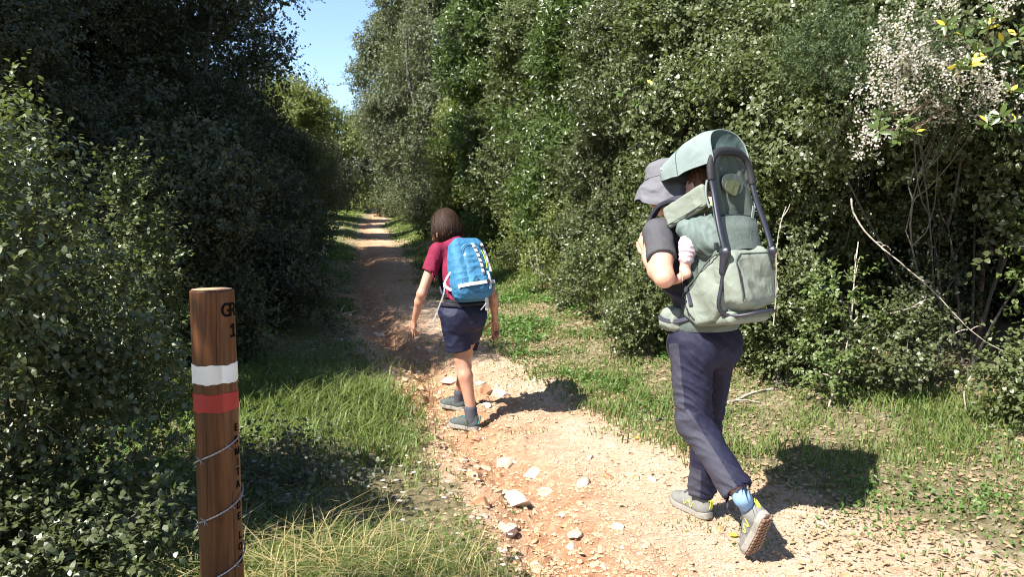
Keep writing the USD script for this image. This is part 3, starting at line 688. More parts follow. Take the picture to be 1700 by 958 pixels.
# ---------------------------------------------------------------- left side
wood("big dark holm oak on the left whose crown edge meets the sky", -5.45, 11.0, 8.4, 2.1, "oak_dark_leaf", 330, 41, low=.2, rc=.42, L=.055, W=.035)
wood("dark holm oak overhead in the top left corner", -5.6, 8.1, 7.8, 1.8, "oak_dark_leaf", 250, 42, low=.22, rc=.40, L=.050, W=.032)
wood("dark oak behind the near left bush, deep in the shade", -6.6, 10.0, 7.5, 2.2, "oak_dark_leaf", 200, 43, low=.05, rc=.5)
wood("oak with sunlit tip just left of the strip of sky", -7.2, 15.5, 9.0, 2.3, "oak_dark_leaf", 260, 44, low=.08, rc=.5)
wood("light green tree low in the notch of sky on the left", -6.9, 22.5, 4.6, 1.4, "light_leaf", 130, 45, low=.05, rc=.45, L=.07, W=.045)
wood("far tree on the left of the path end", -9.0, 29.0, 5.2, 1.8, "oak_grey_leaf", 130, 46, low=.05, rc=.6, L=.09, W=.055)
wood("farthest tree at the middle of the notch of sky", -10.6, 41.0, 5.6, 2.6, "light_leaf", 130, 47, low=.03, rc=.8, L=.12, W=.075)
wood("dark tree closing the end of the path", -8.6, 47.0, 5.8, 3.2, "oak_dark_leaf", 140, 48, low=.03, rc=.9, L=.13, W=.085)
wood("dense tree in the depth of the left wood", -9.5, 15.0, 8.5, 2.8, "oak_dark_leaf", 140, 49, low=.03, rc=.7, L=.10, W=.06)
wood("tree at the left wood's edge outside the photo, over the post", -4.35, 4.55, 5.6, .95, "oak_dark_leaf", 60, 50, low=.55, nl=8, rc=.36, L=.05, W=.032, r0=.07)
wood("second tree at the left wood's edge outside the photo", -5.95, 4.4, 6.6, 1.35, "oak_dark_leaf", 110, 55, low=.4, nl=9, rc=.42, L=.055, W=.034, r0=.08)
tree("thin sparse tree outside the photo that dapples the marker post", -3.08, -.06, 4.65, .55, "oak_dark_leaf", 230, 54, low=.78, n=5, L=.055, W=.034, tw=.3, gap=.47, kind=2, r0=.05)
wood("tall tree of the left wood outside the photo", -8.2, 5.2, 9.5, 2.1, "oak_dark_leaf", 150, 51, low=.2, rc=.6)
wood("tall tree in the left wood behind the near bush", -8.8, 8.4, 10.0, 2.3, "oak_dark_leaf", 150, 52, low=.15, rc=.6)
wood("tall tree behind the big dark oak on the left", -8.0, 12.6, 10.0, 2.3, "oak_dark_leaf", 150, 53, low=.15, rc=.6)

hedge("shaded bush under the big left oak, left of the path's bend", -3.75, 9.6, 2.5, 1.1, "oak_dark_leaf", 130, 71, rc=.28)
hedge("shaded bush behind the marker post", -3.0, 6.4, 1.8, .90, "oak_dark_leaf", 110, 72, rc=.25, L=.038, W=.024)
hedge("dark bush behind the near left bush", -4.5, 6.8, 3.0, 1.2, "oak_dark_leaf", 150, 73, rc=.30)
hedge("bramble-like low bush at the path's left bank", -2.75, 8.0, 1.0, .60, "oak_dark_leaf", 46, 74, rc=.22, L=.036, W=.023, nl=8)
hedge("rounded grey-green bush where the left bank meets the far path", -5.2, 17.5, 2.5, .95, "oak_grey_leaf", 100, 75, rc=.34, L=.05, W=.032)
hedge("shaded bush on the left bank above the eroded scarp", -4.55, 13.6, 2.8, 1.2, "oak_dark_leaf", 130, 76, rc=.36, L=.05, W=.032)
hedge("dark bush at the foot of the far left trees", -7.0, 24.5, 3.2, 1.5, "oak_grey_leaf", 100, 77, rc=.5, L=.07, W=.045)
hedge("small bush at the far left turn of the path", -9.0, 33.5, 3.4, 1.7, "oak_dark_leaf", 90, 78, rc=.6, L=.09, W=.055)

# near left bush: tall tip and two lower shoulders, laid out by hand
zb = float(height(-1.9, 3.0, False))
NB = np.array([[-2.30, 3.05, zb + .55, .62, .55, .50], [-2.05, 2.75, zb + .42, .42, .40, .40], [-2.30, 3.10, zb + 1.08, .48, .45, .38], [-2.12, 3.15, zb + 1.42, .20, .22, .34],
               [-2.55, 3.0, zb + 1.20, .34, .34, .32], [-1.88, 3.15, zb + .85, .28, .28, .30], [-1.76, 3.05, zb + .42, .30, .32, .36], [-2.7, 2.7, zb + .65, .5, .5, .45], [-2.10, 3.15, zb + 1.66, .09, .09, .20],
               [-2.02, 2.50, zb + 1.10, .38, .34, .42], [-1.98, 2.52, zb + 1.48, .24, .24, .30]])
plant("shrub", "sunlit holm oak bush with tall shoots in the left foreground", "shrub", (-2.2, 3.05), NB, "bush_leaf", 4700, 81, big_leaves=260, r0=.022, nsub=60, sub_r=.006, stems=3, wood="stem", crown="foliage",
      L=.031, W=.0185, tw=.16, gap=.37, gapf=3.6, K=11, inner=.35)
z5 = float(height(-2.3, 4.9, False))
NB2 = np.array([[-2.62, 4.85, z5 + .45, .38, .40, .45], [-2.60, 4.9, z5 + 1.05, .26, .30, .40], [-2.62, 5.0, z5 + 1.45, .16, .2, .34], [-2.44, 4.8, z5 + .7, .2, .26, .36]])
plant("shrub", "slimmer sunlit oak shoots between the near left bush and the post", "shrub", (-2.60, 4.9), NB2, "kermes_leaf", 900, 82, r0=.014, nsub=24, sub_r=.005, stems=3, wood="stem", crown="foliage", L=.036, W=.022, tw=.17, gap=.36, gapf=3.2, K=11, inner=.3)
NB3 = np.array([[-1.62, 2.50, zb + .14, .36, .35, .20], [-2.0, 2.35, zb + .2, .5, .4, .25]])
plant("low_shrub", "low tangled growth at the foot of the near left bush", "shrub", (-1.75, 2.4), NB3, "oak_leaf", 700, 83, r0=.010, nsub=30, sub_r=.004, stems=3, wood="stem", crown="foliage", L=.030, W=.019, tw=.15, gap=.34, gapf=3.2, K=10, inner=.2)
# bramble mound right behind the post
zq = float(height(-.95, 3.6, False))
plant("low_shrub", "dark tangled bramble mound in the grass right of the post", "shrub", (-1.0, 3.7), np.array([[-1.02, 3.42, zq + .02, .28, .26, .17], [-1.20, 3.62, zq + .05, .26, .24, .20]]), "oak_dark_leaf", 260, 84, r0=.007, nsub=40, sub_r=.003, stems=3, wood="stem", crown="foliage", L=.028, W=.018, tw=.18, gap=.34, gapf=3.2, K=9, inner=.2)

# tree heath in white blossom at the upper right
def heath(t, rng, tws, lumps):
    fl = []
    for c in HB:
        nn = 15
        p = c[:3] + rng.normal(size=(nn, 3)) * c[3:6] * .46
        d = unit(np.array([0, -.15, .8]) + .55 * rng.normal(size=(nn, 3)))
        tl = .13 + .10 * rng.random(nn); K = 22
        tt = rng.random((nn, K)); ang = rdir(rng, nn * K).reshape(nn, K, 3)
        q = p[:, None] + d[:, None] * (tt * tl[:, None])[..., None] + ang * (.030 * (1.1 - tt))[..., None]
        fl.append(leaves(q.reshape(-1, 3), unit(ang + .3 * rng.normal(size=ang.shape)).reshape(-1, 3), rdir(rng, nn * K), .017, .015, 2))
    mb = MB()
    for v, f in fl: mb.add(v, f)
    part(t, "blossom", mb.mesh(), M["blossom"], smooth=False, kind="stuff")
rngh = np.random.default_rng(5)
HB = np.array([np.r_[P(px, py, 4.62 + .12 * rngh.normal()), .14, .12, .10] for px, py in
     [(1482, 98), (1500, 75), (1520, 110), (1505, 130), (1550, 120), (1575, 105), (1465, 160), (1490, 178), (1540, 180), (1560, 195), (1580, 178), (1625, 155), (1650, 175), (1530, 95), (1560, 20), (1660, 12), (1450, 240), (1585, 140)]])
plant("tree_heath", "tree heath with plumes of white blossom at the upper right", "shrub", (3.6, 6.05), np.array([np.r_[P(1500, 110, 4.8), .30, .25, .30], np.r_[P(1590, 160, 4.8), .34, .25, .26], np.r_[P(1370, 90, 5.0), .28, .25, .25]]),
      "heath_leaf", 900, 85, r0=.012, nsub=14, sub_r=.006, stems=3, wood="stem", crown="foliage", extra=heath, L=.026, W=.007, tw=.2, K=22, gap=.3, kind=2, inner=.2)

# strawberry tree sprays with large leaves at the right: every leaf a part
def big_leaf_spray(t, rng, spots, tone):
    for (px, py, Y, n, L) in spots:
        c = P(px, py, Y); out = unit(np.array([-.35, -.75, .45]) + .3 * rng.normal(size=3))
        u = unit(np.cross(out, [0, 0, 1])); w = np.cross(out, u)
        for k in range(n):
            a = 2 * math.pi * k / n + .5 * rng.random()
            sd = u * math.cos(a) + w * math.sin(a)
            d = unit(sd + out * (.35 + .5 * rng.random())); b = c - out * .05 * rng.random() + sd * .006
            l = L * (.75 + .5 * rng.random())
            m = trimesh_leaf(b, d, unit(out + .25 * rng.normal(size=3)), l, l * .36)
            part(t, "leaf", m, M[tone if rng.random() > .10 else "yellow_leaf"], smooth=True)
def trimesh_leaf(b, d, n, L, W):
    a = unit(d); s = unit(np.cross(n, a)); n = np.cross(a, s)
    ts = np.array([0, .18, .42, .68, .88, 1.0]); ws = np.array([.06, .62, 1.0, .86, .42, .02])
    rows = [np.stack([b + a * L * t - s * W / 2 * w + n * (.10 * W * w - .18 * L * t * t), b + a * L * t - n * .18 * L * t * t, b + a * L * t + s * W / 2 * w + n * (.10 * W * w - .18 * L * t * t)]) for t, w in zip(ts, ws)]
    v = np.array(rows).reshape(-1, 3)
    f = []
    for i in range(len(ts) - 1):
        for j in range(2):
            p = i * 3 + j; f += [[p, p + 1, p + 4], [p, p + 4, p + 3]]
    return v, np.array(f)
rngs = np.random.default_rng(77)
sp1 = [(x, y, 4.32 + .15 * rngs.random(), 8, .068) for x, y in [(1600, 55), (1640, 40), (1625, 85), (1665, 70), (1590, 110), (1690, 50), (1690, 110), (1650, 20), (1500, 200), (1465, 190), (1490, 225), (1455, 215), (1680, 150), (1660, 190), (1690, 200), (1520, 215), (1640, 200), (1610, 100), (1570, 40)]]
base_a = np.r_[3.95, 6.1, float(height(3.95, 6.1, False))]
ta = thing("strawberry_tree", "strawberry tree with big glossy leaf whorls at the top right corner", "tree", base_a)
mb = MB()
for (px, py, Yd, n, L) in sp1:
    c = P(px, py, Yd); j = base_a + np.array([.05, -.1, 1.9 + .4 * rngs.random()])
    mb.add(*tube(spline([j, (j + c) / 2 + rngs.normal(size=3) * .06, c], 9), np.linspace(.014, .004, 9), 5, caps=False))
mb.add(*tube(spline([base_a - [0, 0, .1], base_a + [.06, .05, 1.0], base_a + [.05, .1, 2.3]], 12), np.linspace(.026, .014, 12), 8))
part(ta, "trunk", mb.mesh(), M["red_bark"], smooth=60)
big_leaf_spray(ta, rngs, sp1, "arbutus_leaf")
sp2 = [(x, y, 6.75 + .3 * rngs.random(), 7, .075) for x, y in [(1085, 140), (1130, 165), (1165, 190), (1110, 195), (1060, 170), (1190, 150), (1150, 130), (1215, 175), (1030, 150), (1240, 200)]]
base_b = np.r_[1.85, 7.5, float(height(1.85, 7.5, False))]
tb = thing("strawberry_tree", "strawberry tree branch with long leaves just above the hood", "tree", base_b)
mb = MB()
for (px, py, Yd, n, L) in sp2:
    c = P(px, py, Yd); j = base_b + np.array([.0, .0, 1.9 + .4 * rngs.random()])
    mb.add(*tube(spline([j, (j + c) / 2 + rngs.normal(size=3) * .06, c], 9), np.linspace(.012, .004, 9), 5, caps=False))
mb.add(*tube(spline([base_b - [0, 0, .1], base_b + [.06, .05, 1.0], base_b + [.0, .0, 2.3]], 12), np.linspace(.04, .02, 12), 8))
part(tb, "trunk", mb.mesh(), M["red_bark"], smooth=60)
big_leaf_spray(tb, rngs, sp2, "arbutus_leaf")
# ---------------------------------------------------------------- grass, herbs, litter, pebbles
def scatter(rng, n, y0, y1, smin, smax, dens):
    """Spots with distance-even density, thinned by dens(x, y, s)."""
    y = y0 * (y1 / y0) ** rng.random(n); s = smin + (smax - smin) * rng.random(n)
    x = s + _xc(y); k = rng.random(n) < dens(x, y, s)
    k &= np.abs(x) < .80 * y + .6
    return x[k], y[k]
def blades(rng, x, y, h, w, lean=.45):
    n = len(x); z = height(x, y) - .01
    b = np.stack([x, y, z], 1); a = rng.random(n) * 2 * np.pi
    side = np.stack([np.cos(a), np.sin(a), 0 * a], 1); out = np.stack([-np.sin(a), np.cos(a), 0 * a], 1)
    h = (h * (.55 + .8 * rng.random(n)))[:, None]; w = (w * (.7 + .6 * rng.random(n)))[:, None]; l = (lean * (.3 + 1.2 * rng.random(n)))[:, None] * h
    up = np.array([0, 0, 1.0])
    v = np.stack([b - side * w / 2, b + side * w / 2, b + up * h * .55 + out * l * .28 - side * w * .4, b + up * h * .55 + out * l * .28 + side * w * .4,
                  b + up * h * (1 - .25 * lean) + out * l], 1)
    f = np.array([[0, 1, 3], [0, 3, 2], [2, 3, 4]])
    return v.reshape(-1, 3), (f[None] + 5 * np.arange(n)[:, None, None]).reshape(-1, 3)
rng = np.random.default_rng(301)
patch = lambda x, y, sc, sd, lo, hi: sstep(lo, hi, fb(x, y, sc, sd) + .5)
def dl(x, y, s): return sstep(-.62, -.95, s + fb(x, y, 1.6, 21) * .5) * (.14 + .86 * patch(x, y, 1.4, 31, .36, .60)) * sstep(-3.6, -2.6, s)
x, y = scatter(rng, 105000, 2.0, 42, -3.6, -.5, dl)
tall = .045 + .07 * patch(x, y, .9, 33, .42, .66) + .12 * np.exp(-((x + 1.5) ** 2 + (y - 5.4) ** 2) / .9) + .07 * np.exp(-((x + .9) ** 2 + (y - 4.1) ** 2) / .25)
solo("grass", blades(rng, x, y, tall, .0032 + .0010 * y, .9), M["grass"], "lush green grass on the left verge of the path", "grass", kind="stuff", smooth=False)
def dr(x, y, s): return sstep(.42 + .35 * sstep(4.6, 3.4, y), 1.1 + .5 * sstep(4.6, 3.4, y), s + fb(x, y, 1.6, 21) * .9) * (.22 + .78 * patch(x, y, 1.7, 35, .38, .58)) * sstep(3.4, 2.6, s) * (.6 + .4 * sstep(4.5, 7, y))
x, y = scatter(rng, 170000, 2.6, 42, .3, 3.4, dr)
solo("verge_grass", blades(rng, x, y, .05 + .07 * patch(x, y, 1.1, 36, .45, .65), .003 + .0010 * y, .6), M["verge_grass"], "thin dry-green grass on the right verge of the path", "grass", kind="stuff", smooth=False)
def dm(x, y, s): return .8 * patch(x, y, 2.6, 37, .60, .72) * sstep(-.8, -.5, s) * sstep(1.2, .5, s)
x, y = scatter(rng, 14000, 2.6, 14, -.8, 1.2, dm)
solo("path_grass", blades(rng, x, y, .045, .003 + .0008 * y, .7), M["verge_grass"], "sparse short grass tufts growing on the stony path", "grass", kind="stuff", smooth=False)
# tussocks at the foot of the post and tall blades behind it
n = 3000
a = rng.random(n); x = -.62 + .34 * rng.normal(size=n) * .9; y = 2.62 + .26 * rng.normal(size=n)
solo("tussock_grass", blades(rng, x, y, .17, .0042, 1.2), M["grass"], "green tussock grass at the foot of the marker post", "grass", kind="stuff", smooth=False)
n = 650
x = -.62 + .36 * rng.normal(size=n); y = 2.55 + .24 * rng.normal(size=n)
solo("straw", blades(rng, x, y, .24, .0036, 1.5), M["straw"], "bleached dry grass stalks lying at the foot of the post", "dry grass", kind="stuff", smooth=False)
n = 2600
x = -1.75 + .5 * rng.normal(size=n); y = 5.6 + .75 * rng.normal(size=n)
solo("tall_grass", blades(rng, x, y, .20, .006, .9), M["grass"], "tall grass in the shade behind the marker post", "grass", kind="stuff", smooth=False)
# herbs
x, y = scatter(rng, 30000, 2.2, 16, -3.2, -.55, lambda x, y, s: dl(x, y, s) * patch(x, y, 1.9, 41, .45, .6))
x2, y2 = scatter(rng, 42000, 2.6, 16, .6, 3.4, lambda x, y, s: dr(x, y, s) * patch(x, y, 1.9, 43, .45, .62))
x, y = np.r_[x, x2], np.r_[y, y2]; n = len(x)
p = np.stack([x, y, height(x, y) + .01 + .05 * rng.random(n)], 1)
d = unit(np.stack([rng.normal(size=n), rng.normal(size=n), .5 + 0 * x], 1))
solo("ground_herbs", leaves(p, d, unit(np.array([0, 0, 1.0]) + .4 * rng.normal(size=(n, 3))), .016 + .004 * y, .010 + .003 * y, 2), M["herb"], "small-leaved herbs between the grasses of the verges", "ground cover", kind="stuff", smooth=False)
# litter
def dlit(x, y, s): return sstep(.35, 1.0, s + fb(x, y, 1.6, 21) * .6) * (.35 + .65 * patch(x, y, 1.5, 45, .35, .6)) * (.35 + .65 * patch(x, y, 3.1, 46, .35, .6)) + .05
x, y = scatter(rng, 60000, 2.5, 20, .2, 5.0, dlit); n = len(x)
p = np.stack([x, y, height(x, y) + .010], 1)
d = np.stack([rng.normal(size=n), rng.normal(size=n), .12 * np.abs(rng.normal(size=n))], 1)
sz = .6 + 1.0 * rng.random(n) ** 2
solo("leaf_litter", leaves(p, d, unit(np.array([0, 0, 1.0]) + .35 * rng.normal(size=(n, 3))), (.019 + .0022 * y) * sz, (.011 + .0013 * y) * sz, 4, .2), M["litter"], "fallen dry leaves on the right verge and under the hedge", "leaf litter", kind="stuff", smooth=False)
x, y = scatter(rng, 9000, 1.9, 14, -4.5, -.7, lambda x, y, s: .5 + 0 * x); n = len(x)
p = np.stack([x, y, height(x, y) + .008], 1); d = np.stack([rng.normal(size=n), rng.normal(size=n), .15 * rng.normal(size=n)], 1)
solo("leaf_litter", leaves(p, d, unit(np.array([0, 0, 1.0]) + .35 * rng.normal(size=(n, 3))), .03, .017, 4, .2), M["litter"], "fallen dry leaves in the shade of the left wood", "leaf litter", kind="stuff", smooth=False)
# daisies
x, y = scatter(rng, 420, 2.4, 9, -2.2, -.65, lambda x, y, s: .7 + 0 * x); n = len(x)
c = np.stack([x, y, height(x, y) + .04], 1); a = np.arange(7) * 2 * np.pi / 7
v = np.concatenate([c[:, None] + np.array([0, 0, .003]), c[:, None] + (.010 + .0009 * y[:, None, None]) * np.stack([np.cos(a), np.sin(a), 0 * a], 1)[None]], 1)
f = np.array([[0, 1 + i, 1 + (i + 1) % 7] for i in range(7)])
solo("daisies", (v.reshape(-1, 3), (f[None] + 8 * np.arange(n)[:, None, None]).reshape(-1, 3)), M["blossom"], "tiny white flowers dotted over the left grass", "flowers", kind="stuff", smooth=False)

def rock(rng, c, size, sub=2, flat=.7, rot=None):
    m = trimesh.creation.icosphere(sub)
    v = np.array(m.vertices); o = rng.random(3) * 50
    for _ in range(11):                                  # flat broken faces
        n = unit(rng.normal(size=3)); dd = .42 + .45 * rng.random(); t = v @ n - dd
        v = v - np.maximum(t, 0)[:, None] * n
    v *= (1 + .22 * (meshkit.fbm(v * 1.6 + o, 3, 5) - .5))[:, None]
    v *= np.array([1, .7 + .3 * rng.random(), flat * (.8 + .3 * rng.random())])
    a = rng.random() * 6.28 if rot is None else rot
    R = np.array([[math.cos(a), -math.sin(a), 0], [math.sin(a), math.cos(a), 0], [0, 0, 1]])
    return np.asarray(c) + (v @ R.T) * size, np.array(m.faces)
# pebbles: many, one mesh
def dp(x, y, s): return np.clip(.75 * np.exp(-((s - .15) / .95) ** 4) + .9 * np.exp(-((s - _sg(y)) / .26) ** 2), 0, 1) * patch(x, y, 1.2, 51, .3, .55)
x, y = scatter(rng, 52000, 2.6, 24, -1.1, 1.2, dp); n = len(x)
oc = trimesh.Trimesh([[1, 0, 0], [-1, 0, 0], [0, 1, 0], [0, -1, 0], [0, 0, 1], [0, 0, -1]], [[0, 2, 4], [2, 1, 4], [1, 3, 4], [3, 0, 4], [2, 0, 5], [1, 2, 5], [3, 1, 5], [0, 3, 5]], process=False); ov = np.array(oc.vertices)
sz = (.0035 + .010 * rng.random(n) ** 3.0) * (1 + .05 * y)
jit = 1 + .38 * rng.normal(size=(n, len(ov), 1)).clip(-1.5, 1.5)
v = ov[None] * jit * np.array([1, 1, .6]) * sz[:, None, None]
a = rng.random(n) * 6.28; ca, sa = np.cos(a), np.sin(a)
v = np.stack([v[..., 0] * ca[:, None] - v[..., 1] * sa[:, None], v[..., 0] * sa[:, None] + v[..., 1] * ca[:, None] * .8, v[..., 2]], -1)
v += np.stack([x, y, height(x, y) + .2 * sz], 1)[:, None]
solo("gravel", (v.reshape(-1, 3), (np.array(oc.faces)[None] + len(ov) * np.arange(n)[:, None, None]).reshape(-1, 3)), M["pebble"], "loose pebbles and grit strewn over the path", "gravel", kind="stuff", smooth=False)

# stones that can be told apart
def ground_hit(px, py):
    """Where the ground lies under a picture point (for reading positions off the photograph)."""
    Yv = np.linspace(2.2, 40, 1500); pts = np.array([P(px, py, q) for q in Yv])
    dz = pts[:, 2] - height(pts[:, 0], pts[:, 1], False)
    k = int(np.argmax(dz < 0)); return np.array([pts[k, 0], pts[k, 1], float(height(pts[k, 0], pts[k, 1]))])
BIGST = [(840, 770, .075, "pale_stone", "upright pale angular stone in the rut between the two walkers' feet", .95),
         (852, 836, .100, "pale_stone", "largest white limestone block in the rut, lowest of the big ones", .6),
         (838, 874, .062, "pale_stone", "flat white stone just below the largest block in the rut", .5),
         (798, 834, .046, "red_stone", "rounded tan stone left of the largest white block", .85),
         (782, 780, .075, "red_stone", "flat reddish slab at the grass edge left of the upright stone", .45),
         (966, 800, .060, "pale_stone", "whitish stone alone on the open part of the path", .55),
         (885, 780, .065, "pale_stone", "pale half-buried stone right of the upright one", .5),
         (664, 655, .075, "red_stone", "reddish-brown boulder in the shade left of the woman's feet", .8),
         (805, 648, .100, "red_stone", "grey-red boulder right of the woman's shin", .75),
         (832, 650, .11, "pale_stone", "broad pale slab on the path right of the woman's shin", .35),
         (795, 632, .06, "pale_stone", "white flat stone behind the woman's calf", .5),
         (745, 632, .10, "pale_stone", "flat sunlit stone left of the woman's calf", .4),
         (700, 640, .052, "red_stone", "small brown stone midway between shaded boulder and the woman", .7),
         (678, 583, .062, "red_stone", "round reddish stone left below the woman's hand", .85),
         (625, 552, .13, "pale_stone", "large pale stone on the left edge of the path beyond the woman", .5),
         (785, 735, .055, "red_stone", "broken reddish stone directly below the woman's front shoe", .8),
         (752, 740, .05, "red_stone", "small red stone at the toe side below the woman's shoe", .6),
         (890, 940, .050, "pale_stone", "pale stone near the bottom edge of the photo", .55),
         (955, 895, .04, "pale_stone", "small pale stone right of the flat white stone", .6),
         (905, 812, .05, "pale_stone", "tan stone between the largest block and the lone whitish stone", .6),
         (735, 665, .05, "red_stone", "small stone close to the heel of the woman's rear shoe", .6),
         (1085, 792, .03, "pale_stone", "small white stone on the path left of the man's feet", .6),
         (1165, 700, .035, "pale_stone", "small pale stone behind the man's shins", .6)]
for px, py, sz, mt, lab, fl in BIGST:
    c = ground_hit(px, py + 6)
    v, f = rock(rng, c + [0, 0, sz * .02 * fl], sz * 1.18, 3, fl)
    solo("stone", (v, f), M[mt], lab, "stone", base=c, smooth=22)
n = 0
while n < 290:
    yq = 2.9 * (11 / 2.9) ** rng.random(); s = _sg(yq) + .22 * rng.normal() + .08
    if rng.random() < .25: s = rng.uniform(-.8, .9)
    xq = s + float(_xc(yq)); sz = .009 + .036 * rng.random() ** 2.4 + .0018 * yq
    c = np.array([xq, yq, float(height(xq, yq))])
    mt = ("red_stone", "soil_stone", "soil_stone", "pale_stone")[rng.integers(4)]
    v, f = rock(rng, c + [0, 0, sz * .02], sz, 1, .7)
    solo("small_stone", (v, f), M[mt], "small loose stone fragment lying on the stony path", "stone", "small stones strewn along the path", base=c, smooth=28); n += 1

# ---------------------------------------------------------------- twigs and dead stems
def stem(name, label, cat, pix, r0, r1, mat="dead_wood", side=0, seed=0, group=None):
    rg = np.random.default_rng(seed)
    pts = np.array([P(*p) for p in pix]); q = spline(pts, 30)
    q += np.cumsum(rg.normal(size=q.shape), 0) * .0016
    t = thing(name, label, cat, q[0], group)
    part(t, "stem", tube(q, np.linspace(r0, r1, 30) * .75, 6), M[mat], smooth=60)
    for k in range(side):
        i = rg.integers(6, 27); d = unit(unit(q[i + 1] - q[i]) + .9 * rg.normal(size=3)); l = .04 + .10 * rg.random()
        e = q[i] + d * l
        part(t, "side_twig", tube(spline([q[i], (q[i] + e) / 2 + rg.normal(size=3) * .01, e], 6), np.linspace(r1 * 1.3, r1 * .5, 6), 5), M[mat], smooth=60)
    return t
stem("dead_branch", "pale thorny dead stem standing right of the child carrier", "branch", [(1360, 735, 5.1), (1385, 650, 5.15), (1405, 580, 5.2), (1415, 510, 5.2), (1425, 400, 5.3)], .010, .006, side=9, seed=1)
stem("dead_branch", "second thinner stem close beside the pale thorny one", "branch", [(1375, 690, 5.25), (1400, 630, 5.25), (1412, 560, 5.25), (1432, 430, 5.35)], .007, .004, side=6, seed=2)
stem("dead_branch", "long bare branch slanting down to the right edge across the hollow", "branch", [(1412, 330, 5.3), (1425, 370, 5.2), (1485, 430, 5.1), (1545, 480, 5.0), (1610, 545, 4.9), (1690, 592, 4.8)], .009, .004, side=7, seed=3)
stem("dead_branch", "crooked pale branch rising out of the hollow on the right", "branch", [(1508, 720, 5.0), (1520, 640, 5.0), (1545, 610, 5.0), (1560, 580, 5.0), (1605, 545, 5.0)], .008, .005, side=6, seed=4)
stem("dead_branch", "curved grey branch arching over the litter at the right edge", "branch", [(1612, 625, 4.7), (1602, 660, 4.65), (1625, 710, 4.6), (1660, 735, 4.55), (1700, 755, 4.5)], .008, .005, side=3, seed=5)
stem("dead_branch", "thin horizontal twig under the leaves of the right hollow", "branch", [(1478, 520, 5.0), (1500, 516, 5.0), (1535, 508, 5.0)], .006, .004, side=2, seed=6)
stem("dead_branch", "thin upright stem against the dark hedge right of the bag", "branch", [(1284, 540, 5.4), (1290, 460, 5.4), (1296, 390, 5.4), (1310, 340, 5.5)], .007, .004, side=5, seed=7)
stem("dead_branch", "pale branch pointing up left of the hood's right side", "branch", [(1248, 275, 6.0), (1290, 245, 6.0), (1330, 235, 6.1)], .010, .006, side=5, seed=8)
stem("dead_branch", "tangle of bare pale twigs at the hedge foot right of the woman", "branch", [(905, 500, 11.0), (893, 440, 11.0), (888, 380, 11.1)], .016, .007, side=14, seed=9)
stem("dead_branch", "second bare stem of the pale twigs at the hedge foot", "branch", [(945, 490, 10.6), (925, 465, 10.6), (895, 450, 10.7), (880, 420, 10.8)], .014, .007, side=10, seed=10)
stem("dead_branch", "thin bare branch leaning left of the man's elbow", "branch", [(960, 480, 9.0), (1010, 425, 8.7), (1060, 375, 8.4)], .011, .006, side=7, seed=12)
stem("dead_branch", "grey branch leaning on the grass of the shaded left verge", "branch", [(530, 528, 8.4), (565, 522, 8.4), (590, 515, 8.5)], .014, .009, side=4, seed=13)
def lying(name, label, pix, r, seed, side=2):
    rg = np.random.default_rng(seed)
    g = np.array([ground_hit(*p) for p in pix]); q = spline(g, 24)
    q[:, 2] = height(q[:, 0], q[:, 1]) + r * .9
    t = thing(name, label, "branch", q[0])
    part(t, "stem", tube(q, np.linspace(r, r * .6, 24), 6), M["dead_wood"], smooth=60)
    for k in range(side):
        i = rg.integers(5, 20); e = q[i] + np.r_[rg.normal(size=2) * .09, .02]
        part(t, "side_twig", tube([q[i], (q[i] + e) / 2 + [0, 0, .01], e], [r * .5, r * .4, r * .3], 5), M["dead_wood"], smooth=60)
lying("fallen_branch", "pale fallen branch in the grass right of the man's thighs", [(1190, 684), (1230, 664), (1288, 648)], .013, 21)
lying("fallen_branch", "grey fallen stick behind the man's knees on the litter", [(1045, 702), (1090, 700), (1118, 698)], .009, 22)
lying("twig", "thin dark twig on the bare path left of the man's rear shoe", [(1142, 886), (1168, 897), (1196, 906)], .0028, 23, 0)
lying("twig", "long pale stalk lying at the bottom edge right of the post", [(600, 925), (680, 918), (775, 918)], .004, 24, 1)
for px, py, lab in [(1058, 731, "yellow fallen leaf on the path left of the man"), (1217, 897, "tiny yellow leaf next to the man's rear shoe"), (812, 706, "yellow fallen leaf beside the woman's heel")]:
    c = ground_hit(px, py)
    solo("fallen_leaf", trimesh_leaf(c + [-.02, 0, .012], np.array([1, .3, .05]), np.array([0, -.2, 1.0]), .05, .032), M["yellow_leaf"], lab, "leaf", base=c, smooth=True)

# ---------------------------------------------------------------- marker post
PB = np.array([-.775, 1.86]); pz = float(height(*PB)); PR = .0540
ptop = P(347, 480, 1.86)[2]
lean = np.array([P(347, 480, 1.86)[0] - P(366, 950, 1.86)[0], 0]) * 0
post = thing("marker_post", "brown round wooden trail post with white and red bands", "post", np.r_[PB, pz])
nz_, ns_ = 90, 168
zz = np.r_[np.linspace(pz - .3, ptop - .006, nz_), ptop - .002, ptop]
an = np.arange(ns_) * 2 * np.pi / ns_
rr = np.full((len(zz), ns_), PR); rr[-1] -= .005; rr[-2] -= .0015
A_, Z_ = np.meshgrid(an, zz)
rr = rr + .0012 * (fb(A_ * 3, Z_ * 2, 1.0, 61)) 
face_ = math.atan2(-PB[1], -PB[0])
for ca, z0_, z1_, cw in ((.12, ptop - .30, ptop, .035), (-.55, ptop - .62, ptop - .34, .03), (.62, ptop - .95, ptop - .5, .03), (-.2, ptop - 1.3, ptop - .75, .035), (1.2, ptop - .2, ptop, .03), (-1.2, ptop - .5, ptop, .03)):
    dv = np.abs((A_ - face_ - ca + .04 * np.sin(Z_ * 17 + ca * 9) + np.pi) % (2 * np.pi) - np.pi)
    rr = rr - .0050 * np.clip(1 - dv / (cw * np.clip(np.minimum(Z_ - z0_, z1_ + .05 - Z_) / .12, .01, 1)), 0, 1) * (Z_ > z0_) * (Z_ < z1_ + .01)
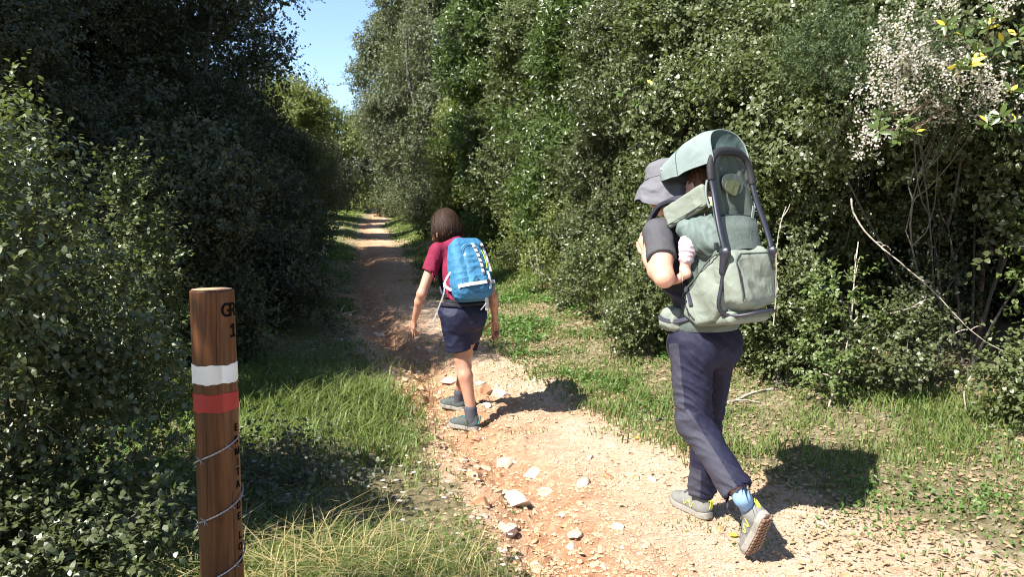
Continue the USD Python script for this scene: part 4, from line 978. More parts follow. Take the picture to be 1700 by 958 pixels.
G = np.stack([PB[0] + rr * np.cos(A_), PB[1] + rr * np.sin(A_), Z_], -1)
mbp = MB(); i, j = np.meshgrid(np.arange(len(zz) - 1), np.arange(ns_), indexing="ij"); k = (j + 1) % ns_
mbp.add(G.reshape(-1, 3), np.stack([i * ns_ + j, i * ns_ + k, (i + 1) * ns_ + k, (i + 1) * ns_ + j], -1).reshape(-1, 4))
part(post, "shaft", mbp.mesh(), M["post_wood"], smooth=45)
cv = np.vstack([np.r_[PB, ptop + .002][None], G[-1] + [0, 0, .0005]])
part(post, "cut_top", (cv, np.array([[0, 1 + q, 1 + (q + 1) % ns_] for q in range(ns_)])), M["post_end"], smooth=False)
def post_z(py): return P(347, py, 1.80)[2]
def band(z0, z1, mat, nm, proud=.0016):
    a = np.arange(72) * 2 * np.pi / 72
    rows = []
    for r, z in ((PR - .001, z0), (PR + proud, z0 + .001), (PR + proud, z1 - .001), (PR - .001, z1)):
        wob = .0014 * np.sin(a * 5 + z * 40) + .0009 * np.sin(a * 13)
        rows.append(np.stack([PB[0] + r * np.cos(a), PB[1] + r * np.sin(a), z + wob], 1))
    v = np.vstack(rows); i, j = np.meshgrid(np.arange(3), np.arange(72), indexing="ij"); k = (j + 1) % 72
    q = np.stack([i * 72 + j, i * 72 + k, (i + 1) * 72 + k, (i + 1) * 72 + j], -1).reshape(-1, 4)
    part(post, nm, (v, np.vstack([q[:, [0, 1, 2]], q[:, [0, 2, 3]]])), M[mat], smooth=40)
band(post_z(641), post_z(609), "paint_white", "white_band")
band(post_z(688), post_z(657), "paint_red", "red_band")
cam_dir = math.atan2(0 - PB[1], 0 - PB[0])
def engrave(txt, hgt, deg, zc, nm, bold=True):
    m = meshkit.text_mesh(txt, hgt, .0012, bold); v = np.array(m.vertices); v[:, 0] -= v[:, 0].mean(); v[:, 1] -= (v[:, 1].max() + v[:, 1].min()) / 2
    m2 = trimesh.Trimesh(v, m.faces, process=False).subdivide_to_size(.008) if False else trimesh.Trimesh(v, m.faces, process=False)
    v = np.array(m2.vertices)
    a = cam_dir + math.radians(deg) + v[:, 0] / PR; r = PR + v[:, 2] * .6 + .0011
    part(post, nm, (np.stack([PB[0] + r * np.cos(a), PB[1] + r * np.sin(a), zc + v[:, 1]], 1), np.array(m2.faces)), M["burnt"], smooth=False)
engrave("G", .033, 36, post_z(517), "letter"); engrave("R", .033, 64, post_z(517), "letter")
engrave("1", .033, 56, post_z(553), "letter")
for ch, py in zip("ERMiTADELOS", (719, 740, 760, 777, 795, 816, 851, 870, 903, 922, 944)):
    engrave(ch, .019, 60, post_z(py), "letter")
# barbed wire wound round the post
wz0, wz1 = post_z(980), post_z(735)
th = np.linspace(0, 1, 260); turns = 3.0
ang = cam_dir + math.radians(62) - (1 - th) * turns * 2 * np.pi
zw = wz1 - (1 - th) * turns * (post_z(735) - post_z(838)) 
wr = PR + .004
for s_, nm in ((0, 0),):
    bw = thing("barbed_wire", "thin grey barbed wire wound around the marker post", "wire", np.r_[PB, pz])
cl = np.stack([PB[0] + wr * np.cos(ang), PB[1] + wr * np.sin(ang), zw], 1)
for ph in (0, np.pi):
    off = np.stack([np.cos(ang) * np.cos(th * 420 + ph), np.sin(ang) * np.cos(th * 420 + ph), np.sin(th * 420 + ph)], 1) * .0014
    part(bw, "strand", tube(cl + off, .0013, 5, caps=False), M["wire"], smooth=60)
for q in range(12, 255, 17):
    mb = MB(); c = cl[q]; t_ = unit(cl[q + 1] - cl[q - 1]); o = unit(np.r_[c[:2] - PB, 0]); u_ = np.cross(t_, o)
    aa = np.linspace(0, 4 * np.pi, 18)
    mb.add(*tube(c + t_ * np.linspace(-.004, .004, 18)[:, None] + .003 * (np.cos(aa)[:, None] * o + np.sin(aa)[:, None] * u_), .0009, 4))
    for sg, dd in ((1, o * .7 + u_), (-1, o * .7 - u_), (1, u_ - .1 * o), (-1, -u_ + .3 * o)):
        mb.add(*tube([c, c + unit(dd + .3 * sg * t_) * .014], [.0010, .0003], 4))
    part(bw, "barb", mb.mesh(), M["wire"], smooth=60)
# ---------------------------------------------------------------- people
def rot_about(v, ax, a):
    ax = unit(ax); return v * math.cos(a) + np.cross(ax, v) * math.sin(a) + ax * ax.dot(v) * (1 - math.cos(a))
def hand(wrist, d, palm, thumb, curl=(.25, .35, .4, .45), s=1.0, tcurl=.3, k=.004):
    """Palm and five fingers as distance-field pieces. d: along the hand, palm: out of the palm, thumb: towards the thumb."""
    d = unit(d); palm = unit(palm - d * d.dot(palm)); th = np.cross(d, palm); th = th if th.dot(thumb) > 0 else -th
    w = np.asarray(wrist, float); pr = []
    kn = [w + d * L * s + th * t * s for L, t in ((.092, .030), (.096, .009), (.091, -.012), (.082, -.030))]
    for q in kn: pr.append(cone(w + d * .012 * s, q, .020 * s, .0125 * s, (palm, .72), k=.010))
    for q, lens, c, r in zip(kn, ((.043, .026, .021), (.047, .029, .022), (.043, .027, .021), (.034, .020, .018)), curl, (.0092, .0095, .009, .008)):
        a, dd = q, d
        for i, l in enumerate(lens):
            dd = rot_about(dd, np.cross(d, palm), c * (.8, 1.1, .8)[i]); b = a + dd * l * s
            pr.append(cone(a, b, r * s * (1 - .07 * i), r * s * (.95 - .1 * i), k=k)); a = b
    a = w + d * .022 * s + th * .020 * s; dd = unit(d * .62 + th * .72 + palm * .25)
    for l, r in ((.044, .0125), (.033, .0105), (.027, .0092)):
        b = a + dd * l * s; pr.append(cone(a, b, r * s, r * s * .9, k=.006)); a = b
        dd = unit(rot_about(dd, np.cross(th, d), 0) + d * tcurl + palm * tcurl * .6)
    return pr
def head_prims(c, hf, hu, s=1.0, neck=None, nr=.056):
    """Skull, jaw, brow, nose, lips, chin and ears round the head centre c, facing hf, crown towards hu."""
    hf = unit(hf); hu = unit(hu - hf * hf.dot(hu)); hr = np.cross(hf, hu); R = np.array([hr, hf, hu])
    at = lambda r, f, u: np.asarray(c) + (hr * r + hf * f + hu * u) * s
    pr = [ell(at(0, -.012, .03), np.array([.076, .096, .088]) * s, R, k=.02), ell(at(0, .022, -.03), np.array([.062, .070, .080]) * s, R, k=.03),
          cone(at(0, .055, -.088), at(0, .062, -.088), .024 * s, .022 * s, k=.02), cone(at(-.03, .078, .022), at(.03, .078, .022), .014 * s, .014 * s, k=.014),
          cone(at(0, .090, .010), at(0, .108, -.022), .009 * s, .013 * s, k=.008), cone(at(-.02, .088, -.052), at(.02, .088, -.052), .009 * s, .009 * s, k=.008),
          ell(at(-.038, .070, -.022), np.array([.022] * 3) * s, k=.015), ell(at(.038, .070, -.022), np.array([.022] * 3) * s, k=.015)]
    for sg in (-1, 1):
        pr.append(ell(at(sg * .078, -.008, -.005), np.array([.009, .020, .032]) * s, np.array([unit(hr * sg + hf * -.35), unit(hf + hr * sg * .35), hu]), k=.005))
    if neck is not None: pr.append(cone(at(0, -.02, -.045), neck, nr * s, nr * 1.12 * s, k=.03))
    return pr, at, R
def eyes(parent, at, R, s, seedcol=(.12, .07, .04)):
    for sg in (-1, 1):
        m = trimesh.creation.icosphere(2, .0125 * s); m.apply_translation(at(sg * .032, .078, .004)); part(parent, "eye", m, M["eye_white"], smooth=True)
M["eye_white"] = plain("eye_white", (.7, .68, .66), .2)

def local(O, R):
    """Local points (rows of R are the axes) to world."""
    return lambda v: np.asarray(O) + np.asarray(v, float) @ R
def place(m, C): m.vertices = C(m.vertices); return m
def folds(scale, amp, seed=0, stretch=(1, 1, 1), shear=0.0):
    st = np.array(stretch) * scale
    def fn(v):
        w = v + np.array([0, 0, 1.0]) * (shear * (v @ np.array([.84, .54, 0])))[:, None] + .035 * (meshkit.noise(v * 9, seed + 4)[:, None] - .5)
        a = meshkit.noise(w * st, seed); b = meshkit.noise(w * st * 2.1, seed + 1)
        return amp * ((1 - np.abs(2 * a - 1)) ** 1.5 + .45 * (1 - np.abs(2 * b - 1)) - .7)
    return fn
def near(pts, r):
    pts = np.atleast_2d(pts)
    return lambda v: np.exp(-np.min(np.linalg.norm(v[:, None] - pts[None], axis=2), 1) ** 2 / r ** 2)

def shoe(parent, heel, d, up, L, upper, lace, tab, trim=None, boot=False, label=None):
    """Shoe standing on its heel point: upper (root part) with sole, tread, laces, heel tab, side trim as its pieces."""
    d = unit(d); up = unit(np.asarray(up) - d * d.dot(up)); sd = np.cross(up, d); R = np.array([d, sd, up]); C = local(heel, R); q = L / .28
    S = lambda *a: np.array(a) * q
    pr = [ell(S(.055, 0, .060), S(.055, .035, .058)), cone(S(.06, 0, .05), S(.17, 0, .046), .040 * q, .041 * q), ell(S(.215, 0, .038), S(.062, .044, .036)), cone(S(.05, 0, .06), S(.055, 0, .098 if not boot else .115), .039 * q, .041 * q),
          cone(S(.075, 0, .085), S(.17, 0, .062), .030 * q, .028 * q)]
    top = .108 if not boot else .128
    m = sdf(pr, .0045, .02, cuts=[plane_cut(S(0, 0, .016), (0, 0, -1)), plane_cut(S(.05, 0, top), (-.25, 0, 1))])
    LV = np.array(m.vertices)
    u = part(parent, "shoe", place(m, C), M[upper], smooth=True, label=label)
    ts = np.linspace(0, 1, 40); half = np.interp(ts, [0, .04, .15, .38, .62, .8, .93, 1], [.012, .026, .037, .034, .043, .047, .034, .006])
    ring = np.vstack([np.stack([ts * .285 - .002, half], 1), np.stack([ts[::-1] * .285 - .002, -half[::-1]], 1)]) * q
    def slab(z0, z1, grow):
        n = len(ring); spring = lambda x: .022 * q * np.clip((x / q - .19) / .095, 0, 1) ** 2 + .006 * q * np.clip(1 - x / q / .05, 0, 1)
        rows = []
        for z, g in ((z0, grow - .004), (z0 + .004, grow), (z1 - .004, grow + .002), (z1, grow - .002)):
            r = ring * np.array([1, 1 + g * 14]); rows.append(np.stack([r[:, 0], r[:, 1], z * q + spring(r[:, 0])], 1))
        v = np.vstack(rows); i, j = np.meshgrid(np.arange(3), np.arange(n), indexing="ij"); k = (j + 1) % n
        qd = np.stack([i * n + j, i * n + k, (i + 1) * n + k, (i + 1) * n + j], -1).reshape(-1, 4); f = [np.vstack([qd[:, [0, 1, 2]], qd[:, [0, 2, 3]]])]
        a = np.arange(n // 2 - 1)
        for o, fl in ((0, 1), (3 * n, 0)):
            c4 = np.stack([o + a, o + a + 1, o + n - 2 - a, o + n - 1 - a], 1); c4 = c4[:, ::-1] if not fl else c4
            f += [c4[:, [0, 1, 2]], c4[:, [0, 2, 3]]]
        return v, np.vstack(f)
    sv, sf = slab(0, .030, 0.004)
    so = part(u, "sole", (C(sv), sf), M["sole"], smooth=40)
    mb = MB()
    for i in range(11):
        x = (.018 + i * .0235) * q; hw = float(np.interp(x / q / .285, ts, half)) * q
        z = .022 * q * np.clip((x / q - .19) / .095, 0, 1) ** 2
        for sg in (-1, 0, 1):
            b = trimesh.creation.box([.015 * q, hw * .5, .009 * q]); 
            b.apply_transform(trimesh.transformations.rotation_matrix(.5 * sg, [0, 0, 1])); b.apply_translation([x + (.006 * q if sg == 0 else 0), sg * hw * .66, z - .003 * q]); mb.add(C(b.vertices), b.faces)
    ov, of = slab(-.003, .0055, -.004)
    part(u, "outsole", (C(ov), of), M["tread"], smooth=40)
    part(u, "tread", mb.mesh(), M["tread"], smooth=False, kind="stuff")
    for i in range(5):
        x = (.090 + i * .020) * q; z = (.112 - i * .0125) * q
        a = np.linspace(-1, 1, 11); pts = np.stack([np.full(11, x) + .010 * q * (1 if i % 2 else -1) * a, a * .027 * q, z - .016 * q * a ** 2], 1)
        for c in pts:
            near_ = np.hypot(LV[:, 0] - c[0], LV[:, 1] - c[1]) < .008 * q
            if near_.any(): c[2] = LV[near_, 2].max() + .0022
        part(u, "lace", tube(C(pts), .0028 * q, 5), M[lace], smooth=60)
    zt = top - .02
    b = np.array([[.004, 0, .055], [-.006, 0, .075], [-.004, 0, zt + .012], [.008, 0, zt + .006]]) * q
    part(u, "heel_tab", ribbon(C(spline(b, 10)), -d, .017 * q, .004), M[tab], smooth=False)
    if trim:
        for sg in (-1, 1):
            kd = np.array([[.075, .07], [.10, .048], [.112, .072], [.135, .044], [.148, .062]]) * q
            pts = []
            for x, z in spline(np.c_[kd, kd[:, :1] * 0], 22)[:, :2]:
                c = np.asarray(m.vertices); 
                loc = (c - heel) @ R.T; w = np.abs(loc[:, 0] - x) + np.abs(loc[:, 2] - z) + 1e3 * (loc[:, 1] * sg < 0.005)
                pts.append(loc[np.argmin(w)] + [0, sg * .0015, 0])
            part(u, "trim", tube(C(np.array(pts)), .0026 * q, 5), M[trim], smooth=60)
    return u

# ---- man
TH = math.radians(33); F = np.array([-math.sin(TH), math.cos(TH), 0]); R_ = np.array([math.cos(TH), math.sin(TH), 0]); UP = np.array([0, 0, 1.0])
H = P(1168, 560, 3.38)
lhip, rhip = H - .092 * R_ + [0, 0, -.02], H + .092 * R_ + [0, 0, -.02]
lknee, lank = P(1152, 700, 3.27), P(1233, 828, 3.05)
rfoot = np.r_[.990, 3.50, 0]; rfoot[2] = float(height(.95, 3.6)) + .006; rdir_ = unit([-.46, .88, 0])
rank = rfoot + rdir_ * .062 + [0, 0, .10]; rknee = P(1172, 705, 3.50)
shm = H + F * .135 + UP * .50
lsh, rsh = shm - R_ * .175 - UP * .01, shm + R_ * .175 - UP * .01
lel, lha = P(1103, 461, 3.20), P(1075, 428, 3.40)
rel, rha = rsh + np.array([.06, -.08, -.27]), shm + R_ * .10 + F * .13 - UP * .07
hc = P(1109, 318, 3.56); hfw = unit(F + np.array([-.15, -.05, -.18]))
zg = float(height(.95, 3.4))
man = thing("person", "person in grey hat, grey shirt and navy trousers striding uphill with the child carrier", "person", np.r_[H[:2], zg])
hp, hat_at, hR = head_prims(hc, hfw, UP + F * .1, 1.0, shm + UP * .05 - F * .01, .058)
body = hp + [cone(shm - UP * .05, H + UP * .08, .12, .115, (F, .75), k=.06), ell(H, (.145, .11, .12), np.array([R_, F, UP]), k=.05), cone(lsh, rsh, .055, .055, k=.05),
    cone(lsh, lsh * .4 + lel * .6, .052, .047), cone(lsh * .5 + lel * .5, lel, .050, .041), cone(lel, lel * .65 + lha * .35, .044, .046), cone(lel * .65 + lha * .35, lha, .045, .029),
    cone(rsh, rel, .05, .041), cone(rel, rel * .65 + rha * .35, .044, .043), cone(rel * .65 + rha * .35, rha, .042, .028),
    cone(lhip, lknee, .072, .054), cone(lknee, lank, .052, .036), cone(rhip, rknee, .072, .054), cone(rknee, rank, .052, .036)]
body += hand(lha, UP * .9 + F * .25, R_, F * .5 + UP, (.75, .8, .85, .9), .98) + hand(rha, unit(rha - rel) * .6 + UP * .5, -R_, F * .5 + UP, (1.1, 1.15, 1.2, 1.2), .98)
part(man, "body", sdf(body, .0046, .02), M["skin"], smooth=True)
eyes(man, hat_at, hR, 1.0)
# shirt
chest = shm - UP * .12 - F * .01
tee = [cone(shm - UP * .06, H + UP * .05, .135, .128, (F, .80), k=.06), cone(lsh, rsh, .066, .066, k=.06), cone(lsh, lsh * .38 + lel * .62, .066, .068), cone(rsh, rsh * .38 + rel * .62, .066, .068), cone(shm, shm + UP * .05, .075, .066, k=.04)]
lcut = lsh * .42 + lel * .58; rcut = rsh * .42 + rel * .58
ft = folds(13, .008, 3, (1, 1, .6))
m = sdf(tee, .007, .025, cuts=[arm_cut(lsh, lel, .60, .085), arm_cut(rsh, rel, .60, .085), plane_cut(H - UP * .05, -UP, H, .3)])
shift(m, lambda v: ft(v) * .8)
part(man, "shirt", m, M["grey_tee"], smooth=True)
# trousers
lcuff, rcuff = lknee * .10 + lank * .90, rknee * .06 + rank * .94
tr = [ell(H + UP * .0, (.170, .130, .13), np.array([R_, F, UP]), k=.05), ell(H - F * .055 - R_ * .07 - UP * .05, (.095, .085, .10), np.array([R_, F, UP]), k=.05), ell(H - F * .055 + R_ * .07 - UP * .05, (.095, .085, .10), np.array([R_, F, UP]), k=.05),
      cone(lhip, lknee, .098, .073, k=.035), cone(lknee, lank, .073, .064), cone(rhip, rknee, .098, .073, k=.03), cone(rknee, rank, .073, .062), cone(H + UP * .10, H + UP * .02, .125, .13, (F, .8))]
hollow = cone(lknee * .3 + lank * .7, lank + (lank - lknee) * .2, .050, .056)
m = sdf(tr, .0068, .03, cuts=[plane_cut(lank * .90 + lknee * .10, lank - lknee, lank, .16), plane_cut(rcuff, rank - rknee, rank, .16), (hollow[0], hollow[1], lambda p, f=hollow[2]: -f(p)), plane_cut(H + UP * .11, UP, H + UP * .15, .2)])
kmask = near([lknee, rknee, lank, rank], .15); hmask = near([lhip - F * .06, lhip * .6 + lknee * .4 - F * .05, rhip, H], .15)
f1 = folds(12, .017, 5, (.8, .8, 2.0), .9); f2 = folds(6, .008, 9, (1, 1, 1.1), -.8)
fd = lambda v: f1(v) * np.clip(kmask(v) + .55 * hmask(v), 0, 1) * np.where(np.linalg.norm(v - lank, axis=1) < .06, .3, 1) + f2(v) * .7
shift(m, fd)
tv_, tf_ = np.asarray(m.vertices), np.asarray(m.faces)
fc = tv_[tf_].mean(1)
def leg_local(a, b, p):
    d = b - a; t = ((p - a) @ d) / d.dot(d); q = p - a - t[:, None] * d; return t, q
gv = np.full(len(tv_), -1.0)
for a, b, sg, t0, t1 in ((lhip, lknee, -1, .0, 1.1), (lknee, lank, -1, -.1, 1.3), (rknee, rank, -1, .55, 1.3)):
    t, q = leg_local(a, b, tv_); s_ = unit(q); side = s_ @ (R_ * sg); front = s_ @ F
    other = np.linalg.norm(q, axis=1) < .125
    wid = .90 if (a is lhip) else .55
    val = np.min([np.where(other, .3, -1), (t - t0) * 3, (t1 - t) * 3, side - wid + .25 * np.clip(t, 0, 1), front + .25 + .3 * (a is not lhip)], 0)
    gv = np.maximum(gv, val)
tv2, fa, fb_ = split_by(tv_, tf_, gv)
tr_ = part(man, "trousers", (tv2, fa), M["navy"], smooth=True)
part(tr_, "side_panel", (tv2, fb_), M["panel_grey"], smooth=True)
for sg, kp in ((-1, lhip),):
    pts = [H + R_ * -.165 + F * .05 + UP * .04, H + R_ * -.178 + F * .06 - UP * .03, H + R_ * -.168 + F * .035 - UP * .10]
    part(tr_, "pocket_zip", tube(spline(pts, 14), .004, 5), M["black_web"], smooth=60)
# socks, shoes
d1 = unit(lank - lknee)
lheel, ltoe = P(1275, 858, 2.985), P(1243, 932, 3.12)
ld = unit(ltoe - lheel); lup = unit(np.array([-.45, .85, .30]) - ld * ld.dot(np.array([-.45, .85, .30])))
anc = lheel + ld * .058 + lup * .095
part(man, "sock", sdf([cone(lknee * .30 + lank * .70, lank, .039, .036), cone(lank, anc, .036, .035), cone(anc, lheel + ld * .06 + lup * .05, .034, .032)], .006, .02), M["sock_blue"], smooth=True)
part(man, "sock", sdf([cone(rknee * .2 + rank * .8, rank - UP * .02, .042, .039)], .006, .02), M["sock_blue"], smooth=True)
shoe(man, rfoot, rdir_, UP, .285, "shoe_grey", "lace_dark", "lime_tab", "lime_tab")
shoe(man, lheel, ld, lup, .27, "shoe_grey", "lace_dark", "lime_tab", "lime_tab")
# hat with neck cape
hr_, hf_, hu_ = hR
nt = 72; an_ = np.arange(nt) * 2 * np.pi / nt          # 0 = face
back = np.clip(-np.cos(an_) * .9 + .55, 0, 1)
rows = []
prof = [(.002, .158), (.040, .156), (.072, .146), (.088, .126), (.094, .095), (.100, .062)]
for r, z in prof: rows.append((np.full(nt, r), np.full(nt, z)))
rows.append((.106 + .010 * (1 - back), .045 + 0 * back))
rows.append((.116 + .016 * (1 - back), .018 + .010 * (1 - back)))
rows.append((.124 + .018 * (1 - back), -.022 + .022 * (1 - back)))
rows.append((.130 + .016 * (1 - back), -.066 + .050 * (1 - back)))
rows.append((.132 + .014 * (1 - back), -.100 + .078 * (1 - back)))
G = np.array([[hc + (hf_ * math.cos(a) * 1.08 + hr_ * math.sin(a)) * r[i] + hu_ * z[i] for i, a in enumerate(an_)] for r, z in rows])
from scipy.ndimage import zoom as _zoom
Gz = np.stack([np.stack([np.interp(np.linspace(0, len(rows) - 1, 40), np.arange(len(rows)), G[:, j, c]) for j in range(nt)], 1) for c in range(3)], -1)
w = np.linspace(0, 1, 40)[:, None] * np.ones((1, nt)); fh = folds(20, .012, 21); o_ = unit(Gz - hc)
Gz = Gz + o_ * (fh(Gz.reshape(-1, 3)).reshape(40, nt) * (.25 + .75 * sstep(.35, .8, w)) + .006 * np.sin(an_ * 9 + 1)[None] * sstep(.55, 1, w))[..., None]
hat = part(man, "hat", grid_shell(Gz, .003, wrap=True), M["hat_grey"], smooth=60)
seam = Gz[19] + o_[19] * .003
part(hat, "seam", tube(np.vstack([seam, seam[:1]]), .0022, 5), M["hat_grey"], smooth=60)

# ---- child carrier
ln_ = math.radians(9); CU = F * math.sin(ln_) + UP * math.cos(ln_); CB = -F * math.cos(ln_) + UP * math.sin(ln_)
CR = np.array([R_, CB, CU]); CO = H - F * .060 - R_ * .030 + UP * .078; C = local(CO, CR)
car = thing("child_carrier", "sage green framed child carrier backpack with pale sunshade", "child carrier", CO)
def poly_slab(pts, r0, half, rad):
    """Slab with the outline pts (b, u) between r0 - half and r0 + half, rounded by rad."""
    pts = np.asarray(pts, float); lo = np.r_[r0 - half - rad, pts.min(0) - rad]; hi = np.r_[r0 + half + rad, pts.max(0) + rad]
    def fn(p):
        q = p[..., 1:]; d = np.full(q.shape[:-1], 1e9); s = np.ones(q.shape[:-1])
        for i in range(len(pts)):
            a, b = pts[i], pts[i - 1]; e = b - a; w = q - a
            t = np.clip((w @ e) / (e @ e), 0, 1); bb = w - t[..., None] * e; d = np.minimum(d, (bb * bb).sum(-1))
            c1, c2, c3 = q[..., 1] >= a[1], q[..., 1] < b[1], e[0] * w[..., 1] > e[1] * w[..., 0]
            s = np.where((c1 & c2 & c3) | (~c1 & ~c2 & ~c3), -s, s)
        d2 = s * np.sqrt(d) + rad; dz = np.abs(p[..., 0] - r0) - half * (1 + .25 * np.clip(-d2 / .06, 0, 1)) + rad
        return np.minimum(np.maximum(d2, dz), 0) + np.sqrt(np.maximum(d2, 0) ** 2 + np.maximum(dz, 0) ** 2) - rad
    return lo, hi, fn, None
def loc(prims, h, k=.03, dispf=None, cuts=(), mat="sage", name="panel", parent=None, smooth=True, label=None):
    m = sdf(prims, h, k, cuts)
    if dispf: shift(m, dispf)
    return part(parent or car, name, place(m, C), M[mat], smooth=smooth, label=label), m
wr1 = folds(11, .010, 31); wr2 = folds(8, .024, 33, (1, 1, .6), .6)
loc([rbox((0, .035, .29), (.135, .035, .26), rad=.03)], .009, mat="sage_dark", name="back_panel")
loc([rbox((0, .135, .22), (.115, .10, .205), rad=.05, shape=lambda q: q * np.array([1, 1, 1]))], .008, dispf=lambda v: wr1(v) * .35, mat="teal_panel", name="cockpit")
for sg in (-1, 1):
    loc([poly_slab([(-.01, .05), (-.005, .125), (.10, .215), (.185, .285), (.245, .305), (.240, .20), (.205, .07), (.16, .005), (.06, .0)], sg * .118, .034, .016)],
        .006, dispf=lambda v: wr1(v) * .75 + .006 * np.sin(v[:, 2] * 22 + v[:, 1] * 30), mat="sage", name="side_pouch")
loc([rbox((0, .125, .018), (.132, .118, .028), rad=.025)], .008, dispf=lambda v: wr1(v) * .4, mat="sage", name="base_panel")
_, bag = loc([rbox((0, .212, .185), (.136, .078, .126), rad=.042, shape=lambda q: q / np.stack([1 + 0 * q[..., 0], .80 + .28 * np.cos(q[..., 0] * 9) - .8 * q[..., 2], 1 + 0 * q[..., 0]], -1))], .006,
    dispf=lambda v: wr2(v) * np.exp(-((v[:, 2] - .19) / .16) ** 4) + wr1(v) * .3, mat="sage", name="storage_bag")
from scipy.spatial import cKDTree
def on_surface(m, axis=1, minn=.15, sign=1):
    vv, nn = np.asarray(m.vertices), np.asarray(m.vertex_normals); s_ = sign * nn[:, axis] > minn; vv, nn = vv[s_], nn[s_]
    o = [i for i in range(3) if i != axis]; tr_e = cKDTree(vv[:, o])
    def fn(r, u, off=.0):
        dd, ii = tr_e.query(np.stack([r, u], -1), k=4); p = vv[ii].mean(1); n = unit(nn[ii].mean(1)); q = np.zeros((len(p), 3)); q[:, o[0]] = r; q[:, o[1]] = u; q[:, axis] = p[:, axis]
        return q + n * off, n
    return fn
bag_l = bag.copy(); bag_l.vertices = (np.asarray(bag.vertices) - CO) @ CR.T
bs = on_surface(bag_l)
rr_ = np.r_[np.full(8, -.112), -.112 + .03 * np.linspace(0, 1, 6) ** 2, np.linspace(-.075, .075, 14), .112 - .03 * np.linspace(1, 0, 6) ** 2, np.full(8, .112)]
uu_ = np.r_[np.linspace(.09, .245, 8), np.linspace(.252, .284, 6), np.full(14, .288), np.linspace(.284, .252, 6), np.linspace(.245, .09, 8)]
zp, zn = bs(rr_, uu_, .001)
part(car, "zip", tube(C(spline(zp, 120)), .0035, 6), M["sage_dark"], smooth=60)
for k in (6, 7):
    q = zp[k]; part(car, "zip_pull", tube(C(np.array([q, q + [-.006, .012, -.02], q + [.004, .014, -.05 - .012 * k % 3]])), .003, 5), M["black_web"], smooth=60)
# frame hoop and kickstand
hoop = spline([(-.152, .262, .315), (-.146, .236, .45), (-.132, .212, .60), (-.126, .205, .68), (-.092, .205, .732), (0, .208, .752), (.092, .205, .732), (.126, .205, .68), (.132, .212, .60), (.146, .236, .45), (.152, .262, .315)], 90)
part(car, "frame", tube(C(hoop), .0150, 10, (CB, .75)), M["frame"], smooth=60)
part(car, "frame_pad", tube(C(hoop[26:65] + [0, .002, .002]), .0195, 10, (CB, .75)), M["black_web"], smooth=60, label="dark padded top of the carrier frame")
ks = spline([(-.155, .262, .325), (-.156, .252, .26), (-.158, .222, .14), (-.156, .205, .055), (-.135, .205, .035), (-.05, .25, .032), (.05, .262, .034), (.135, .225, .042), (.156, .212, .06), (.158, .225, .14), (.156, .252, .26), (.155, .262, .325)], 110)
ks[:, 1] += .055 * np.exp(-(ks[:, 0] / .12) ** 4) * (ks[:, 2] < .06)
part(car, "kickstand", tube(C(ks), .0085, 8), M["frame"], smooth=60)
for sg in (-1, 1):
    m = sdf([cone((sg * .154, .255, .30), (sg * .154, .268, .30), .020, .019, ((1, 0, 0), .6)), cone((sg * .154, .26, .30), (sg * .157, .238, .215), .018, .013)], .005, .015)
    part(car, "hinge", place(m, C), M["frame"], smooth=True)
# seams, piping and webbing
for sg in (-1, 1):
    ol = spline([(sg * .158, -.004, .06), (sg * .160, .0, .125), (sg * .160, .10, .213), (sg * .160, .185, .280), (sg * .158, .235, .298)], 40)
    part(car, "piping", tube(C(ol), .0035, 6), M["sage_dark"], smooth=60)
    zl = spline([(sg * .158, .012, .10), (sg * .163, .03, .06), (sg * .160, .06, .022)], 16)
    part(car, "zip", tube(C(zl), .0035, 6), M["black_web"], smooth=60)
    part(car, "zip_pull", tube(C(np.array([zl[3], zl[3] + [sg * .006, .012, -.012], zl[3] + [sg * .006, .016, -.04]])), .003, 5), M["black_web"], smooth=60)
    part(car, "webbing", ribbon(C(spline([(sg * .135, -.02, .20), (sg * .150, .03, .14), (sg * .163, .05, .085)], 14)), R_ * sg, .020, .003), M["panel_grey"], smooth=False)
    part(car, "webbing", ribbon(C(spline([(sg * .122, .06, .33), (sg * .118, .12, .30), (sg * .150, .215, .305)], 14)), R_ * sg, .018, .003), M["sage"], smooth=False)
    cl_ = spline([(sg * .160, -.055, .462), (sg * .161, .05, .486), (sg * .161, .17, .520)], 18)
    part(car, "seam", tube(C(cl_), .0022, 5), M["sage_dark"], smooth=60)
part(car, "seam", tube(C(spline([(-.118, .06, .04), (-.119, .06, .2), (-.119, .065, .40)], 14)), .002, 5), M["sage_dark"], smooth=60)
part(car, "grab_loop", tube(C(spline([(-.06, .225, .305), (-.045, .235, .335), (-.02, .235, .335), (-.005, .225, .305)], 14)), .005, 6), M["sage"], smooth=60)
# cloth in the hoop
def hoop_hw(u): return np.interp(u, [.32, .45, .60, .68, .72, .745], [.118, .130, .122, .112, .088, .03])
uu = np.linspace(.30, .742, 36); tt = np.linspace(-1, 1, 22)
G = np.array([[(t * hoop_hw(u), .205 + .05 * max(0, (.45 - u) / .15) * .5 + .012 * (1 - t * t) * -1.2 + .006 * math.sin(9 * t + 14 * u), u) for t in tt] for u in uu])
part(car, "head_panel", grid_shell(C(G), .006), M["sage_dark"], smooth=60)
lowG = np.array([[(t * hoop_hw(u) * .96, .2135 + .05 * max(0, (.45 - u) / .15) * .5 + .02 * (1 - t * t) * np.clip((.45 - u) / .05, 0, 1), u + .012 * (1 - t * t)) for t in tt] for u in np.linspace(.30, .455, 12)])
part(car, "lower_flap", grid_shell(C(lowG), .006), M["teal_panel"], smooth=60)
part(car, "flap_trim", tube(C(lowG[-1]), .0045, 6), M["black_web"], smooth=60)
from shapely.geometry import Polygon
wa = np.arange(48) * 2 * np.pi / 48
